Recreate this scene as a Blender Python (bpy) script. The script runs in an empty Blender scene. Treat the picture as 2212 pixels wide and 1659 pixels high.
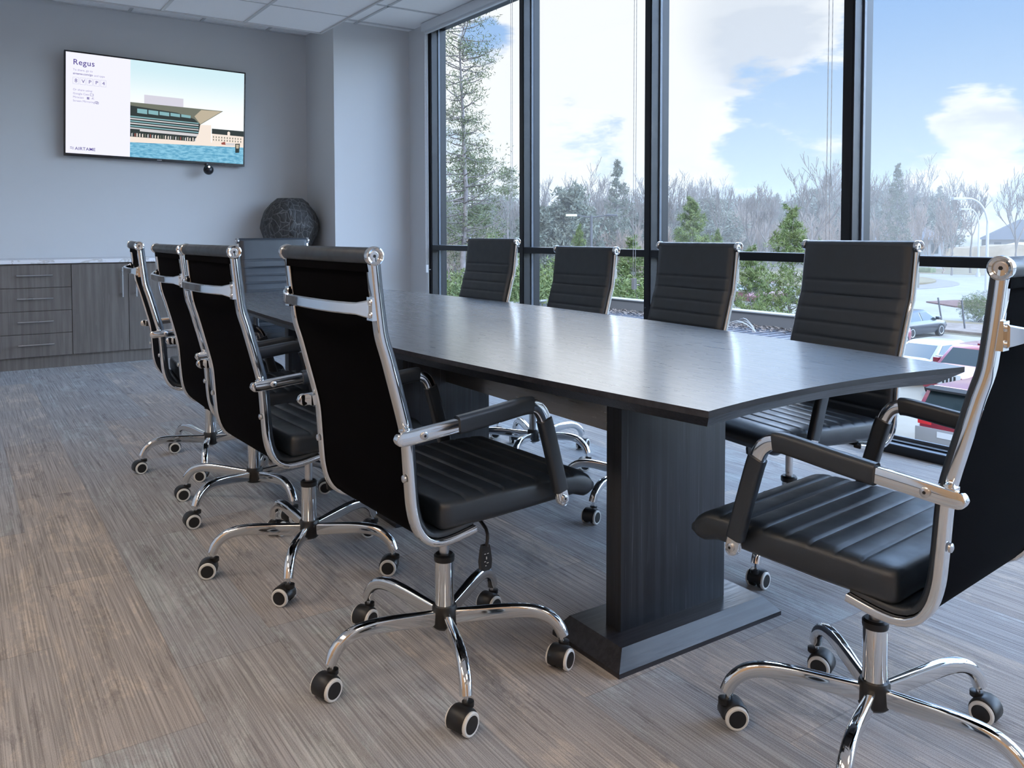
import bpy, bmesh, math, random
import numpy as np
from mathutils import Vector, Matrix
R_ = math.radians
PI = math.pi
C = bpy.context.scene.collection
scene = bpy.context.scene

# ------------------------------------------------------------------ camera
W, H = 2212, 1659
cam_d = bpy.data.cameras.new('camera')
cam = bpy.data.objects.new('camera', cam_d)
C.objects.link(cam)
F_PX, YAW, PITCH, ROLL, CY = 1776.47, 0.596745, -0.0415574, -0.00127859, 577.82
cam_d.sensor_width = 36.0
cam_d.lens = 36.0 * F_PX / W
cam_d.shift_y = -(H / 2 - CY) / W
cam_d.clip_start = 0.05
cam_d.clip_end = 1000
fw = Vector((math.sin(YAW) * math.cos(PITCH), math.cos(YAW) * math.cos(PITCH), math.sin(PITCH)))
rt = Vector((math.cos(YAW), -math.sin(YAW), 0))
up = rt.cross(fw)
rt2 = rt * math.cos(ROLL) + up * math.sin(ROLL)
up2 = -rt * math.sin(ROLL) + up * math.cos(ROLL)
cam.matrix_world = Matrix(((rt2.x, up2.x, -fw.x, 0), (rt2.y, up2.y, -fw.y, 0), (rt2.z, up2.z, -fw.z, 1.08), (0, 0, 0, 1)))
scene.camera = cam

# ------------------------------------------------------------------ view
scene.view_settings.view_transform = 'Standard'
scene.view_settings.look = 'None'
scene.view_settings.gamma = 1
scene.view_settings.exposure = 0.14
scene.view_settings.use_curve_mapping = False
scene.cycles.max_bounces = 10
scene.cycles.diffuse_bounces = 5
scene.cycles.glossy_bounces = 5
scene.cycles.transparent_max_bounces = 16
scene.cycles.use_denoising = True
scene.cycles.sample_clamp_indirect = 6.0


# ------------------------------------------------------------------ node helpers
def nn(nt, t, **kw):
    n = nt.nodes.new(t)
    for k, v in kw.items():
        if k in n.bl_rna.properties.keys():
            setattr(n, k, v)
        else:
            n.inputs[k].default_value = v
    return n


def mth(nt, op, a, b=None, c=None, clamp=False):
    n = nt.nodes.new('ShaderNodeMath')
    n.operation = op
    n.use_clamp = clamp
    for i, v in enumerate((a, b, c)):
        if v is None:
            continue
        if isinstance(v, (int, float)):
            n.inputs[i].default_value = v
        else:
            nt.links.new(v, n.inputs[i])
    return n.outputs[0]


def mix(nt, f, a, b, mode='MIX'):
    n = nt.nodes.new('ShaderNodeMix')
    n.data_type = 'RGBA'
    n.blend_type = mode
    for i, v in ((0, f), (6, a), (7, b)):
        if isinstance(v, (int, float)):
            n.inputs[i].default_value = v
        elif isinstance(v, (tuple, list)):
            n.inputs[i].default_value = (*v[:3], 1)
        else:
            nt.links.new(v, n.inputs[i])
    return n.outputs[2]


def maprange(nt, v, a, b, c=0.0, d=1.0, smooth=True):
    n = nt.nodes.new('ShaderNodeMapRange')
    n.interpolation_type = 'SMOOTHSTEP' if smooth else 'LINEAR'
    nt.links.new(v, n.inputs[0])
    for i, x in zip((1, 2, 3, 4), (a, b, c, d)):
        n.inputs[i].default_value = x
    return n.outputs[0]


def noise(nt, vec, scale, detail=4, rough=.55, dist=0.0):
    n = nt.nodes.new('ShaderNodeTexNoise')
    n.inputs['Scale'].default_value = scale
    n.inputs['Detail'].default_value = detail
    n.inputs['Roughness'].default_value = rough
    n.inputs['Distortion'].default_value = dist
    if vec is not None:
        nt.links.new(vec, n.inputs['Vector'])
    return n.outputs[0]


def mapping(nt, vec, loc=(0, 0, 0), scale=(1, 1, 1), rot=(0, 0, 0)):
    n = nt.nodes.new('ShaderNodeMapping')
    n.inputs['Location'].default_value = loc
    n.inputs['Scale'].default_value = scale
    n.inputs['Rotation'].default_value = rot
    nt.links.new(vec, n.inputs['Vector'])
    return n.outputs[0]


def sl(c):
    return tuple((v / 255 / 12.92) if v / 255 <= .04045 else ((v / 255 + .055) / 1.055) ** 2.4 for v in c)


# ------------------------------------------------------------------ world: sky with clouds
wd = bpy.data.worlds.new('sky')
scene.world = wd
wd.use_nodes = True
nt = wd.node_tree
nt.nodes.clear()
geo_ = nn(nt, 'ShaderNodeTexCoord')
dirv = geo_.outputs['Generated']
sep = nt.nodes.new('ShaderNodeSeparateXYZ')
nt.links.new(dirv, sep.inputs[0])
elev = sep.outputs[2]
elc = mth(nt, 'MAXIMUM', elev, 0.0)
skyblue = mix(nt, maprange(nt, elc, 0.02, 0.30), sl((205, 228, 246)), sl((158, 196, 246)))


def px_dir(x, y):
    return (fw + rt2 * ((x - 1106) / F_PX) + up2 * (-(y - CY) / F_PX)).normalized()


def lobe(x, y, rad, amp):
    d = px_dir(x, y)
    v = nt.nodes.new('ShaderNodeVectorMath')
    v.operation = 'DOT_PRODUCT'
    nt.links.new(dirv, v.inputs[0])
    v.inputs[1].default_value = d
    c = math.cos(rad)
    return mth(nt, 'MULTIPLY', maprange(nt, v.outputs['Value'], c, 1.0), amp)


# perspective of a flat cloud deck: stretch clouds horizontally
cv = mapping(nt, dirv, scale=(1, 1, 2.6))
n1 = noise(nt, cv, 3.6, 7, .58, .25)
n2 = noise(nt, mapping(nt, dirv, (3, 1, 2), (1, 1, 3.2)), 9.0, 6, .6, .3)
n3 = noise(nt, mapping(nt, dirv, (1, 6, 3), (1, 1, 2.4)), 26.0, 5, .6, .2)
cover = mth(nt, 'ADD', mth(nt, 'ADD', mth(nt, 'MULTIPLY', n1, .95), mth(nt, 'MULTIPLY', n2, .62)), mth(nt, 'MULTIPLY', n3, .22))
cover = mth(nt, 'SUBTRACT', cover, .395)
for a in ((1270, 110, .26, .30), (1080, -20, .2, .1), (1600, 60, .16, .34), (1730, 335, .075, .24), (2050, 300, .085, .24), (2120, 235, .06, .26), (1760, 70, .09, .2), (1930, 20, .05, .12), (2100, 400, .12, .10),
          (1490, 340, .09, .22), (1980, 100, .16, -.24), (1650, 220, .10, -.36), (1050, 90, .05, -.14), (1400, 290, .08, -.10), (2160, 120, .12, -.14),
          (1760, 420, .10, -.06), (1260, 320, .08, -.24), (1060, 90, .05, -.22)):
    cover = mth(nt, 'ADD', cover, lobe(*a))
mask = maprange(nt, cover, .50, .66)
shade = maprange(nt, noise(nt, mapping(nt, dirv, (7, 2, 5), (1, 1, 3)), 5.5, 5, .55, .2), .42, .66)
bright = mth(nt, 'SUBTRACT', 1.0, mth(nt, 'MINIMUM', 1.0, mth(nt, 'ADD', lobe(1270, 120, .20, 1.4), lobe(1120, 200, .16, 1.0))))
shade = mth(nt, 'MULTIPLY', shade, bright)
shade = mth(nt, 'MINIMUM', 1.0, mth(nt, 'ADD', shade, lobe(1640, 60, .10, .8)))
cloudc = mix(nt, mth(nt, 'MULTIPLY', shade, .75), (1.04, 1.045, 1.06), sl((206, 216, 232)))
skycol = mix(nt, mask, skyblue, cloudc)
# below the horizon: dull ground colour
skycol = mix(nt, maprange(nt, elev, -.02, 0.0), (.22, .22, .2), skycol)
# a clouded sky is brighter overhead; added side gain, out of frame, lights the room
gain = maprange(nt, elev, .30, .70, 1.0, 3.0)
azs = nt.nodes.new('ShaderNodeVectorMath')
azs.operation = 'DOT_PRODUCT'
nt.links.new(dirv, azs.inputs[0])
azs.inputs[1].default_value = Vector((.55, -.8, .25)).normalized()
side_fill = maprange(nt, azs.outputs['Value'], .25, .90, 0.0, 10.0)
gain = mth(nt, 'ADD', gain, mth(nt, 'MULTIPLY', mth(nt, 'MULTIPLY', side_fill, maprange(nt, elev, 0.0, .08)), maprange(nt, elev, .30, .60, 1.0, 0.15)))
# added glow above the second pane stands in for an unseen veiled sun
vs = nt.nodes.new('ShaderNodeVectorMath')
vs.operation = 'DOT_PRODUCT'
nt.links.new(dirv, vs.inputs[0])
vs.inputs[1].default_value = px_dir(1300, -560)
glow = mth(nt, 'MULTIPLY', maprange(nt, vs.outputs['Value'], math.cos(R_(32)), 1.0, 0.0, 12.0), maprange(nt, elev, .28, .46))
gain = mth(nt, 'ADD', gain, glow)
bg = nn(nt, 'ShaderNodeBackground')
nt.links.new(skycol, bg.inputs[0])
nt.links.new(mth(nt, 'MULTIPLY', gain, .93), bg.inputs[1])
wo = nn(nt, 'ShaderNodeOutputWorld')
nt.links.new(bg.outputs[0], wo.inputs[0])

# ------------------------------------------------------------------ sun (behind the building, lights the car park)
sd = bpy.data.lights.new('sun', 'SUN')
sd.energy = 1.7
sd.angle = R_(4)
sd.color = (1.0, .95, .88)
sun = bpy.data.objects.new('sun', sd)
C.objects.link(sun)
sun.rotation_euler = Vector((.62, .38, -.80)).to_track_quat('-Z', 'Y').to_euler()


# ------------------------------------------------------------------ materials
MATS = {}


def mat(name, col=(.5, .5, .5), rough=.5, metal=0.0, spec=.5, coat=0.0, coat_r=.1, build=None, emit=None, es=1.0):
    if name in MATS:
        return MATS[name]
    m = bpy.data.materials.new(name)
    m.use_nodes = True
    t = m.node_tree
    b = t.nodes['Principled BSDF']
    if coat:
        b.inputs['Coat IOR'].default_value = 2.4 if name.startswith('espresso') else 1.5
    b.inputs['Base Color'].default_value = (*col, 1)
    b.inputs['Roughness'].default_value = rough
    b.inputs['Metallic'].default_value = metal
    b.inputs['Specular IOR Level'].default_value = spec
    b.inputs['Coat Weight'].default_value = coat
    b.inputs['Coat Roughness'].default_value = coat_r
    if emit:
        b.inputs['Emission Color'].default_value = (*emit, 1)
        b.inputs['Emission Strength'].default_value = es
    if build:
        build(t, b)
    else:
        # slight procedural unevenness in roughness so that no surface is perfectly uniform
        tc = nn(t, 'ShaderNodeTexCoord')
        v = noise(t, tc.outputs['Object'], 9, 3)
        t.links.new(maprange(t, v, 0, 1, max(0, rough - .03), min(1, rough + .03), False), b.inputs['Roughness'])
    MATS[name] = m
    return m


def obj_co(t):
    return nn(t, 'ShaderNodeTexCoord').outputs['Object']


def bump(t, b, h, strength, dist):
    n = nn(t, 'ShaderNodeBump')
    n.inputs['Strength'].default_value = strength
    n.inputs['Distance'].default_value = dist
    t.links.new(h, n.inputs['Height'])
    t.links.new(n.outputs[0], b.inputs['Normal'])


def b_carpet(t, b):
    co = obj_co(t)
    s = nn(t, 'ShaderNodeSeparateXYZ')
    t.links.new(co, s.inputs[0])
    x, y = s.outputs[0], s.outputs[1]
    u = mth(t, 'DIVIDE', mth(t, 'ADD', x, .06), .25)
    iu = mth(t, 'FLOOR', u)
    w1 = nn(t, 'ShaderNodeTexWhiteNoise', noise_dimensions='1D')
    t.links.new(iu, w1.inputs['W'])
    v = mth(t, 'ADD', mth(t, 'DIVIDE', y, 1.0), w1.outputs['Value'])
    iv = mth(t, 'FLOOR', v)
    cx = nn(t, 'ShaderNodeCombineXYZ')
    t.links.new(iu, cx.inputs[0])
    t.links.new(iv, cx.inputs[1])
    w2 = nn(t, 'ShaderNodeTexWhiteNoise', noise_dimensions='3D')
    t.links.new(cx.outputs[0], w2.inputs['Vector'])
    pr = w2.outputs['Value']
    off = nn(t, 'ShaderNodeVectorMath', operation='SCALE')
    t.links.new(w2.outputs['Color'], off.inputs[0])
    off.inputs['Scale'].default_value = 23.0
    pv = nn(t, 'ShaderNodeVectorMath', operation='ADD')
    t.links.new(co, pv.inputs[0])
    t.links.new(off.outputs[0], pv.inputs[1])
    P = pv.outputs[0]
    patch = noise(t, mapping(t, P, scale=(6, 3.0, 1)), 1.0, 7, .80, .5)
    patch2 = noise(t, mapping(t, P, (5, 5, 5), scale=(12, 2.6, 1)), 1.0, 6, .78, .4)
    streak = noise(t, mapping(t, P, scale=(70, 2.2, 1)), 1.0, 4, .7)
    grain = noise(t, co, 420, 2, .6)
    cord = noise(t, mapping(t, co, scale=(230, 2.2, 1)), 1.0, 3, .6)
    base = mix(t, maprange(t, pr, .15, .85), (.365, .340, .325), (.335, .335, .345))
    pat = mth(t, 'ADD', patch, mth(t, 'MULTIPLY', mth(t, 'SUBTRACT', streak, .5), .38))
    c = mix(t, maprange(t, pat, .50, .62), base, mix(t, maprange(t, pr, .45, .6), (.47, .42, .375), (.40, .425, .43)))
    c = mix(t, mth(t, 'MULTIPLY', maprange(t, mth(t, 'ADD', patch2, mth(t, 'MULTIPLY', mth(t, 'SUBTRACT', streak, .5), .5)), .56, .66), .5), c, (.165, .152, .155))
    c = mix(t, mth(t, 'MULTIPLY', maprange(t, streak, .60, .72), .3), c, (.44, .41, .385))
    c = mix(t, .34, c, mix(t, maprange(t, mth(t, 'ADD', mth(t, 'MULTIPLY', cord, .7), mth(t, 'MULTIPLY', grain, .3)), .36, .64), (.02, .02, .02), (1, 1, 1)), 'OVERLAY')
    fu = mth(t, 'FRACT', u)
    fv = mth(t, 'FRACT', v)
    eu = mth(t, 'MINIMUM', fu, mth(t, 'SUBTRACT', 1.0, fu))
    ev = mth(t, 'MINIMUM', fv, mth(t, 'SUBTRACT', 1.0, fv))
    seam = mth(t, 'MAXIMUM', mth(t, 'LESS_THAN', eu, .008), mth(t, 'LESS_THAN', ev, .0022))
    c = mix(t, mth(t, 'MULTIPLY', seam, .22), c, (.09, .085, .08))
    t.links.new(c, b.inputs['Base Color'])
    b.inputs['Roughness'].default_value = .95
    b.inputs['Specular IOR Level'].default_value = .15
    b.inputs['Sheen Weight'].default_value = .06
    b.inputs['Sheen Roughness'].default_value = .6
    bump(t, b, mth(t, 'ADD', mth(t, 'MULTIPLY', cord, .8), mth(t, 'MULTIPLY', grain, .5)), .35, .003)


def b_wood(dark, light, line, sc, rough=.4, linew=.1, bmp=.12):
    def f(t, b):
        co = obj_co(t)
        g = noise(t, mapping(t, co, scale=sc), 1.0, 5, .62)
        g2 = noise(t, mapping(t, co, (3, 3, 3), scale=tuple(k * 3.1 for k in sc)), 1.0, 3, .6)
        c = mix(t, maprange(t, g, .35, .68), dark, light)
        c = mix(t, mth(t, 'MULTIPLY', maprange(t, g2, .62, .72), linew * 4), c, line)
        t.links.new(c, b.inputs['Base Color'])
        t.links.new(maprange(t, g2, .3, .7, rough - .05, rough + .06), b.inputs['Roughness'])
        if bmp:
            bump(t, b, g2, bmp, .0006)
    return f


def b_wall(t, b):
    co = obj_co(t)
    n = noise(t, co, 130, 3, .6)
    bump(t, b, n, .06, .002)


def b_leather(t, b):
    co = obj_co(t)
    v = nn(t, 'ShaderNodeTexVoronoi', feature='DISTANCE_TO_EDGE')
    v.inputs['Scale'].default_value = 520
    t.links.new(co, v.inputs['Vector'])
    n = noise(t, co, 24, 3)
    t.links.new(maprange(t, n, .3, .7, .38, .48), b.inputs['Roughness'])
    b.inputs['Specular IOR Level'].default_value = .75
    bump(t, b, mth(t, 'ADD', maprange(t, v.outputs[0], 0, .2), mth(t, 'MULTIPLY', n, 2.0)), .12, .0006)


def b_mesh(t, b):
    co = obj_co(t)
    n = noise(t, co, 900, 1)
    bump(t, b, n, .3, .0006)


def b_marble(t, b):
    co = obj_co(t)
    n = noise(t, mapping(t, co, scale=(1, 2.5, 2)), 2.2, 6, .6, 1.4)
    d = mth(t, 'ABSOLUTE', mth(t, 'SUBTRACT', n, .5))
    c = mix(t, maprange(t, d, 0, .03, .55, 0), (.80, .81, .84), (.35, .33, .30))
    t.links.new(c, b.inputs['Base Color'])


def b_tile(t, b):
    co = obj_co(t)
    n = noise(t, co, 260, 2, .7)
    c = mix(t, maprange(t, n, .25, .4), (.78, .785, .79), (.90, .905, .91))
    t.links.new(c, b.inputs['Base Color'])
    bump(t, b, n, .15, .002)


def b_ground(t, b):
    co = obj_co(t)
    n = noise(t, co, .09, 6, .65)
    m_ = noise(t, co, 1.3, 5, .7)
    c = mix(t, maprange(t, n, .4, .62), (.17, .14, .10), (.11, .105, .07))
    c = mix(t, maprange(t, m_, .35, .7), c, (.21, .175, .13))
    t.links.new(c, b.inputs['Base Color'])


def b_noisy(c1, c2, sc):
    def f(t, b):
        n = noise(t, obj_co(t), sc, 5, .65)
        t.links.new(mix(t, maprange(t, n, .35, .65), c1, c2), b.inputs['Base Color'])
    return f


def b_vase(t, b):
    co = obj_co(t)
    v = nn(t, 'ShaderNodeTexVoronoi', feature='DISTANCE_TO_EDGE')
    v.inputs['Scale'].default_value = 1
    wv = nn(t, 'ShaderNodeTexNoise')
    wv.inputs['Scale'].default_value = 3.5
    t.links.new(co, wv.inputs['Vector'])
    pv = nn(t, 'ShaderNodeVectorMath', operation='ADD')
    sc_ = nn(t, 'ShaderNodeVectorMath', operation='SCALE')
    t.links.new(wv.outputs['Color'], sc_.inputs[0])
    sc_.inputs['Scale'].default_value = .22
    t.links.new(mapping(t, co, scale=(19, 19, 8)), pv.inputs[0])
    sc_.inputs['Scale'].default_value = 4.0
    t.links.new(sc_.outputs[0], pv.inputs[1])
    t.links.new(pv.outputs[0], v.inputs['Vector'])
    e = v.outputs[0]
    g = noise(t, mapping(t, co, scale=(60, 60, 14)), 1, 4)
    c = mix(t, maprange(t, g, .3, .7), (.022, .021, .022), (.05, .048, .047))
    c = mix(t, maprange(t, e, .012, .05, .75, 0), c, (.16, .155, .15))
    t.links.new(c, b.inputs['Base Color'])
    bump(t, b, maprange(t, e, 0, .25), .5, .006)


def b_leaf(c1, c2, sc=3.0):
    def f(t, b):
        n = noise(t, obj_co(t), sc, 3, .6)
        t.links.new(mix(t, maprange(t, n, .35, .65), c1, c2), b.inputs['Base Color'])
        b.inputs['Subsurface Weight'].default_value = 0.0
        b.inputs['Roughness'].default_value = .8
    return f


def b_paint(t, b):
    pass


M = dict(
    carpet=mat('carpet_planks', build=b_carpet),
    wall=mat('wall_paint', (.59, .60, .615), .75, spec=.3, build=b_wall),
    tile=mat('acoustic_tile', rough=.9, spec=.2, build=b_tile),
    tbar=mat('grid_metal', (.55, .56, .57), .5),
    frame=mat('window_frame_black', (.008, .010, .014), .36, spec=.35),
    framelip=mat('window_gasket', (.09, .11, .14), .35),
    chrome=mat('chrome', (.78, .79, .80), .07, 1.0),
    steel=mat('brushed_steel', (.62, .62, .63), .28, 1.0),
    leather=mat('grey_leather', (.009, .015, .024), .45, coat=.10, coat_r=.40, build=b_leather),
    mesh=mat('black_back_fabric', (.0015, .0015, .0025), .9, spec=.04, build=b_mesh),
    rubber=mat('black_plastic', (.010, .010, .011), .42),
    whiteplastic=mat('white_wheel_ring', (.72, .71, .68), .4),
    table=mat('espresso_wood_top', rough=.30, spec=1.0, coat=1.0, coat_r=.19, build=b_wood((.014, .014, .018), (.030, .030, .036), (.085, .09, .10), (46, 3.0, 46), .32, .10, 0)),
    tablev=mat('espresso_wood_upright', rough=.4, build=b_wood((.012, .014, .019), (.026, .030, .038), (.10, .11, .125), (60, 60, 1.0), .40, .14)),
    tablex=mat('espresso_wood_cross', rough=.38, build=b_wood((.013, .013, .017), (.032, .032, .038), (.075, .075, .08), (2.0, 70, 70), .34, .12)),
    cabinet=mat('taupe_wood_laminate', rough=.5, build=b_wood((.115, .100, .090), (.165, .146, .134), (.22, .20, .188), (34, 34, 1.6), .48, .10)),
    oak=mat('warm_oak', rough=.5, build=b_wood((.42, .24, .11), (.56, .34, .17), (.62, .42, .24), (22, 22, 1.2), .5, .1)),
    marble=mat('white_marble', rough=.22, build=b_marble),
    bezel=mat('tv_bezel', (.008, .008, .012), .25),
    blind=mat('blind_cassette', (.62, .64, .67), .4),
    chain=mat('bead_chain', (.70, .71, .72), .35),
    vase=mat('carved_vase', rough=.6, build=b_vase),
    ground=mat('dry_ground', rough=1, spec=.1, build=b_ground),
    concrete=mat('pale_concrete', rough=.9, build=b_noisy((.265, .25, .23), (.31, .295, .275), .35)),
    concrete2=mat('parking_concrete', rough=.9, build=b_noisy((.275, .25, .21), (.32, .295, .25), .5)),
    mulch=mat('red_mulch', rough=1, build=b_noisy((.12, .055, .045), (.18, .09, .075), 2.5)),
    tangrass=mat('tan_grass', rough=1, build=b_noisy((.20, .15, .075), (.25, .20, .115), .6)),
    pinkpave=mat('pink_paving', rough=1, build=b_noisy((.21, .185, .18), (.235, .21, .205), .8)),
    sand=mat('sand_bank', rough=1, build=b_noisy((.36, .27, .17), (.52, .42, .30), .25)),
    brush=mat('dead_brush', rough=1, build=b_noisy((.18, .14, .115), (.27, .22, .19), 1.5)),
    deckroof=mat('ribbed_roof', rough=.6, build=b_noisy((.13, .135, .16), (.18, .185, .21), .7)),
    parapet=mat('grey_parapet', (.17, .165, .165), .8, spec=.2),
    cap=mat('metal_coping', (.34, .335, .33), .6, spec=.3),
    bark=mat('grey_bark', rough=1, spec=.1, build=b_noisy((.20, .175, .17), (.32, .28, .27), 1.5)),
    twig=mat('grey_twigs', rough=1, spec=.1, build=b_noisy((.19, .165, .15), (.28, .245, .22), .6)),
    twigb=mat('brown_twigs', rough=1, spec=.1, build=b_noisy((.30, .23, .19), (.42, .33, .28), .6)),
    needle=mat('pine_needles', rough=.8, spec=.2, build=b_leaf((.11, .13, .07), (.19, .21, .115))),
    needleg=mat('bright_needles', rough=.8, spec=.2, build=b_leaf((.15, .20, .075), (.25, .29, .12))),
    needlef=mat('far_evergreen', rough=.8, spec=.2, build=b_leaf((.15, .17, .13), (.21, .22, .17), .7)),  # paler than the near needles: distance haze is mixed into this colour
    leaflet=mat('shrub_leaves', rough=.8, spec=.2, build=b_leaf((.11, .15, .06), (.21, .24, .10), 2.0)),
    glasscar=mat('car_glass', (.03, .045, .05), .08, spec=.45),
    tyre=mat('tyre', (.02, .02, .022), .8),
    rim=mat('alloy_rim', (.62, .63, .65), .3, .6),
    polew=mat('white_pole', (.5, .5, .5), .4),
    poled=mat('dark_pole', (.08, .08, .09), .5),
    lampoff=mat('lamp_housing', (.75, .70, .50), .4),
)


def glass_mat():
    m = bpy.data.materials.new('window_glass')
    m.use_nodes = True
    t = m.node_tree
    t.nodes.clear()
    o = nn(t, 'ShaderNodeOutputMaterial')
    tr = nn(t, 'ShaderNodeBsdfTransparent')
    tr.inputs[0].default_value = (.965, .98, .985, 1)
    gl = nn(t, 'ShaderNodeBsdfGlossy')
    gl.inputs['Roughness'].default_value = .01
    fr = nn(t, 'ShaderNodeFresnel')
    fr.inputs[0].default_value = 1.45
    mx = nn(t, 'ShaderNodeMixShader')
    t.links.new(mth(t, 'MULTIPLY', fr.outputs[0], .04), mx.inputs[0])
    t.links.new(tr.outputs[0], mx.inputs[1])
    t.links.new(gl.outputs[0], mx.inputs[2])
    t.links.new(mx.outputs[0], o.inputs[0])
    return m


M['glass'] = glass_mat()


def emit(name, col, s=1.0):
    return mat(name, (0, 0, 0), .4, spec=.1, emit=col, es=s, build=lambda t, b: None)


# ------------------------------------------------------------------ mesh builder
class MB:
    def __init__(self):
        self.v, self.f, self.m, self.mats = [], [], [], []
        self.cur = 0

    def use(self, m):
        if m not in self.mats:
            self.mats.append(m)
        self.cur = self.mats.index(m)
        return self

    def add(self, vs, fs):
        o = len(self.v)
        self.v += [tuple(p) for p in vs]
        for f in fs:
            self.f.append([i + o for i in f])
            self.m.append(self.cur)
        return self

    def box(self, x0, x1, y0, y1, z0, z1, T=None):
        vs = [(x, y, z) for x in (x0, x1) for y in (y0, y1) for z in (z0, z1)]
        if T is not None:
            vs = [T @ Vector(p) for p in vs]
        return self.add(vs, [(0, 1, 3, 2), (4, 6, 7, 5), (0, 4, 5, 1), (2, 3, 7, 6), (0, 2, 6, 4), (1, 5, 7, 3)])

    def rings(self, rs, cap=True, closed=False):
        n = len(rs[0])
        vs = [p for r in rs for p in r]
        fs = []
        for i in range(len(rs) - (0 if closed else 1)):
            a, b = i * n, ((i + 1) % len(rs)) * n
            for j in range(n):
                k = (j + 1) % n
                fs.append((a + j, a + k, b + k, b + j))
        if cap and not closed:
            fs.append(tuple(reversed(range(n))))
            fs.append(tuple(range((len(rs) - 1) * n, len(rs) * n)))
        return self.add(vs, fs)

    def lathe(self, prof, n=24, axis='z', o=(0, 0, 0), cap=True):
        rs = []
        for r, h in prof:
            ring = []
            for k in range(n):
                a = 2 * PI * k / n
                c, s = r * math.cos(a), r * math.sin(a)
                if axis == 'z':
                    p = (c, s, h)
                elif axis == 'x':
                    p = (h, c, s)
                else:
                    p = (s, h, c)
                ring.append((p[0] + o[0], p[1] + o[1], p[2] + o[2]))
            rs.append(ring)
        return self.rings(rs, cap)

    def tube(self, path, r, n=8, cap=True):
        P = [Vector(p) for p in path]
        rad = r if isinstance(r, (list, tuple)) else [r] * len(P)
        rs = []
        ref = Vector((0, 0, 1))
        for i, p in enumerate(P):
            t = (P[min(i + 1, len(P) - 1)] - P[max(i - 1, 0)]).normalized()
            u = t.cross(ref)
            if u.length < .05:
                u = t.cross(Vector((0, 1, 0)))
            u.normalize()
            if rs and u.dot(lastu) < 0 and n > 2:
                u = -u
            lastu = u
            w = t.cross(u).normalized()
            rs.append([p + (u * math.cos(2 * PI * k / n) + w * math.sin(2 * PI * k / n)) * rad[i] for k in range(n)])
        return self.rings(rs, cap)

    def build(self, name, parent=None, m=None, sharp=32, loc=None, bevel=0):
        if m is not None and not self.mats:
            self.mats = [m]
        me = bpy.data.meshes.new(name)
        me.from_pydata([tuple(p) for p in self.v], [], self.f)
        for k in self.mats:
            me.materials.append(k)
        if len(self.mats) > 1:
            me.polygons.foreach_set('material_index', self.m)
        finish(me, sharp, bevel)
        return link(name, me, parent, loc)


def finish(me, sharp=32, bevel=0):
    bm = bmesh.new()
    bm.from_mesh(me)
    bmesh.ops.recalc_face_normals(bm, faces=bm.faces)
    if bevel:
        es = [e for e in bm.edges if len(e.link_faces) == 2 and e.calc_face_angle(0) > R_(30)]
        bmesh.ops.bevel(bm, geom=es, offset=bevel, segments=2, profile=.6, affect='EDGES', clamp_overlap=True)
    for f in bm.faces:
        f.smooth = sharp > 0
    for e in bm.edges:
        if len(e.link_faces) == 2:
            e.smooth = e.calc_face_angle(0) < R_(sharp)
    bm.to_mesh(me)
    bm.free()


def link(name, data, parent=None, loc=None, rz=None):
    o = bpy.data.objects.new(name, data)
    C.objects.link(o)
    if parent is not None:
        o.parent = parent
    if loc is not None:
        o.location = loc
    if rz is not None:
        o.rotation_euler = (0, 0, rz)
    return o


def thing(name, label, cat, loc=(0, 0, 0), rz=0, group=None):
    o = link(name, None, None, loc, rz)
    o.empty_display_size = .1
    return tag(o, label, cat, group)


def tag(o, label, cat, group=None, kind=None):
    o['label'] = label
    o['category'] = cat
    if group:
        o['group'] = group
    if kind:
        o['kind'] = kind
    return o


def struct(o):
    o['kind'] = 'structure'
    return o


def smooth_path(pts, step=.012):
    """Catmull-Rom through points, resampled."""
    P = [Vector(p) for p in pts]
    Q = [2 * P[0] - P[1]] + P + [2 * P[-1] - P[-2]]
    out = []
    for i in range(1, len(Q) - 2):
        n = max(2, int((Q[i + 1] - Q[i]).length / step))
        for k in range(n):
            t = k / n
            a, b, c, d = Q[i - 1], Q[i], Q[i + 1], Q[i + 2]
            out.append(.5 * ((2 * b) + (-a + c) * t + (2 * a - 5 * b + 4 * c - d) * t * t + (-a + 3 * b - 3 * c + d) * t ** 3))
    out.append(P[-1])
    return out


def rrect(w, h, r, seg=3):
    """rounded rectangle outline, centre 0, full sizes w,h"""
    r = min(r, w / 2 - 1e-5, h / 2 - 1e-5)
    out = []
    for cx, cy, a0 in ((w / 2 - r, h / 2 - r, 0), (-w / 2 + r, h / 2 - r, 90), (-w / 2 + r, -h / 2 + r, 180), (w / 2 - r, -h / 2 + r, 270)):
        for k in range(seg + 1):
            a = R_(a0 + 90 * k / seg)
            out.append((cx + r * math.cos(a), cy + r * math.sin(a)))
    return out


def sweep(mb, path2, prof, side, fwd, origin=(0, 0, 0)):
    """path2: 2D points (f, z) in the plane of fwd and Z; prof: function(i, n) -> outline [(a, b)], a along side, b along the path's normal"""
    S, Fv, O = Vector(side), Vector(fwd), Vector(origin)
    Z = Vector((0, 0, 1))
    P = [Vector((p[0], p[1])) for p in path2]
    rs = []
    n = len(P)
    for i, p in enumerate(P):
        t = (P[min(i + 1, n - 1)] - P[max(i - 1, 0)]).normalized()
        nn_ = Vector((-t.y, t.x))
        rs.append([O + S * a + Fv * (p.x + nn_.x * b) + Z * (p.y + nn_.y * b) for a, b in prof(i, n)])
    mb.rings(rs)
    return mb


# ================================================================== ROOM
XW, YB, YC, ZC = 3.77, 8.09, 7.36, 3.07      # window wall, back wall, pier face, ceiling
XL, YR = -1.7, -2.4

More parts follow.
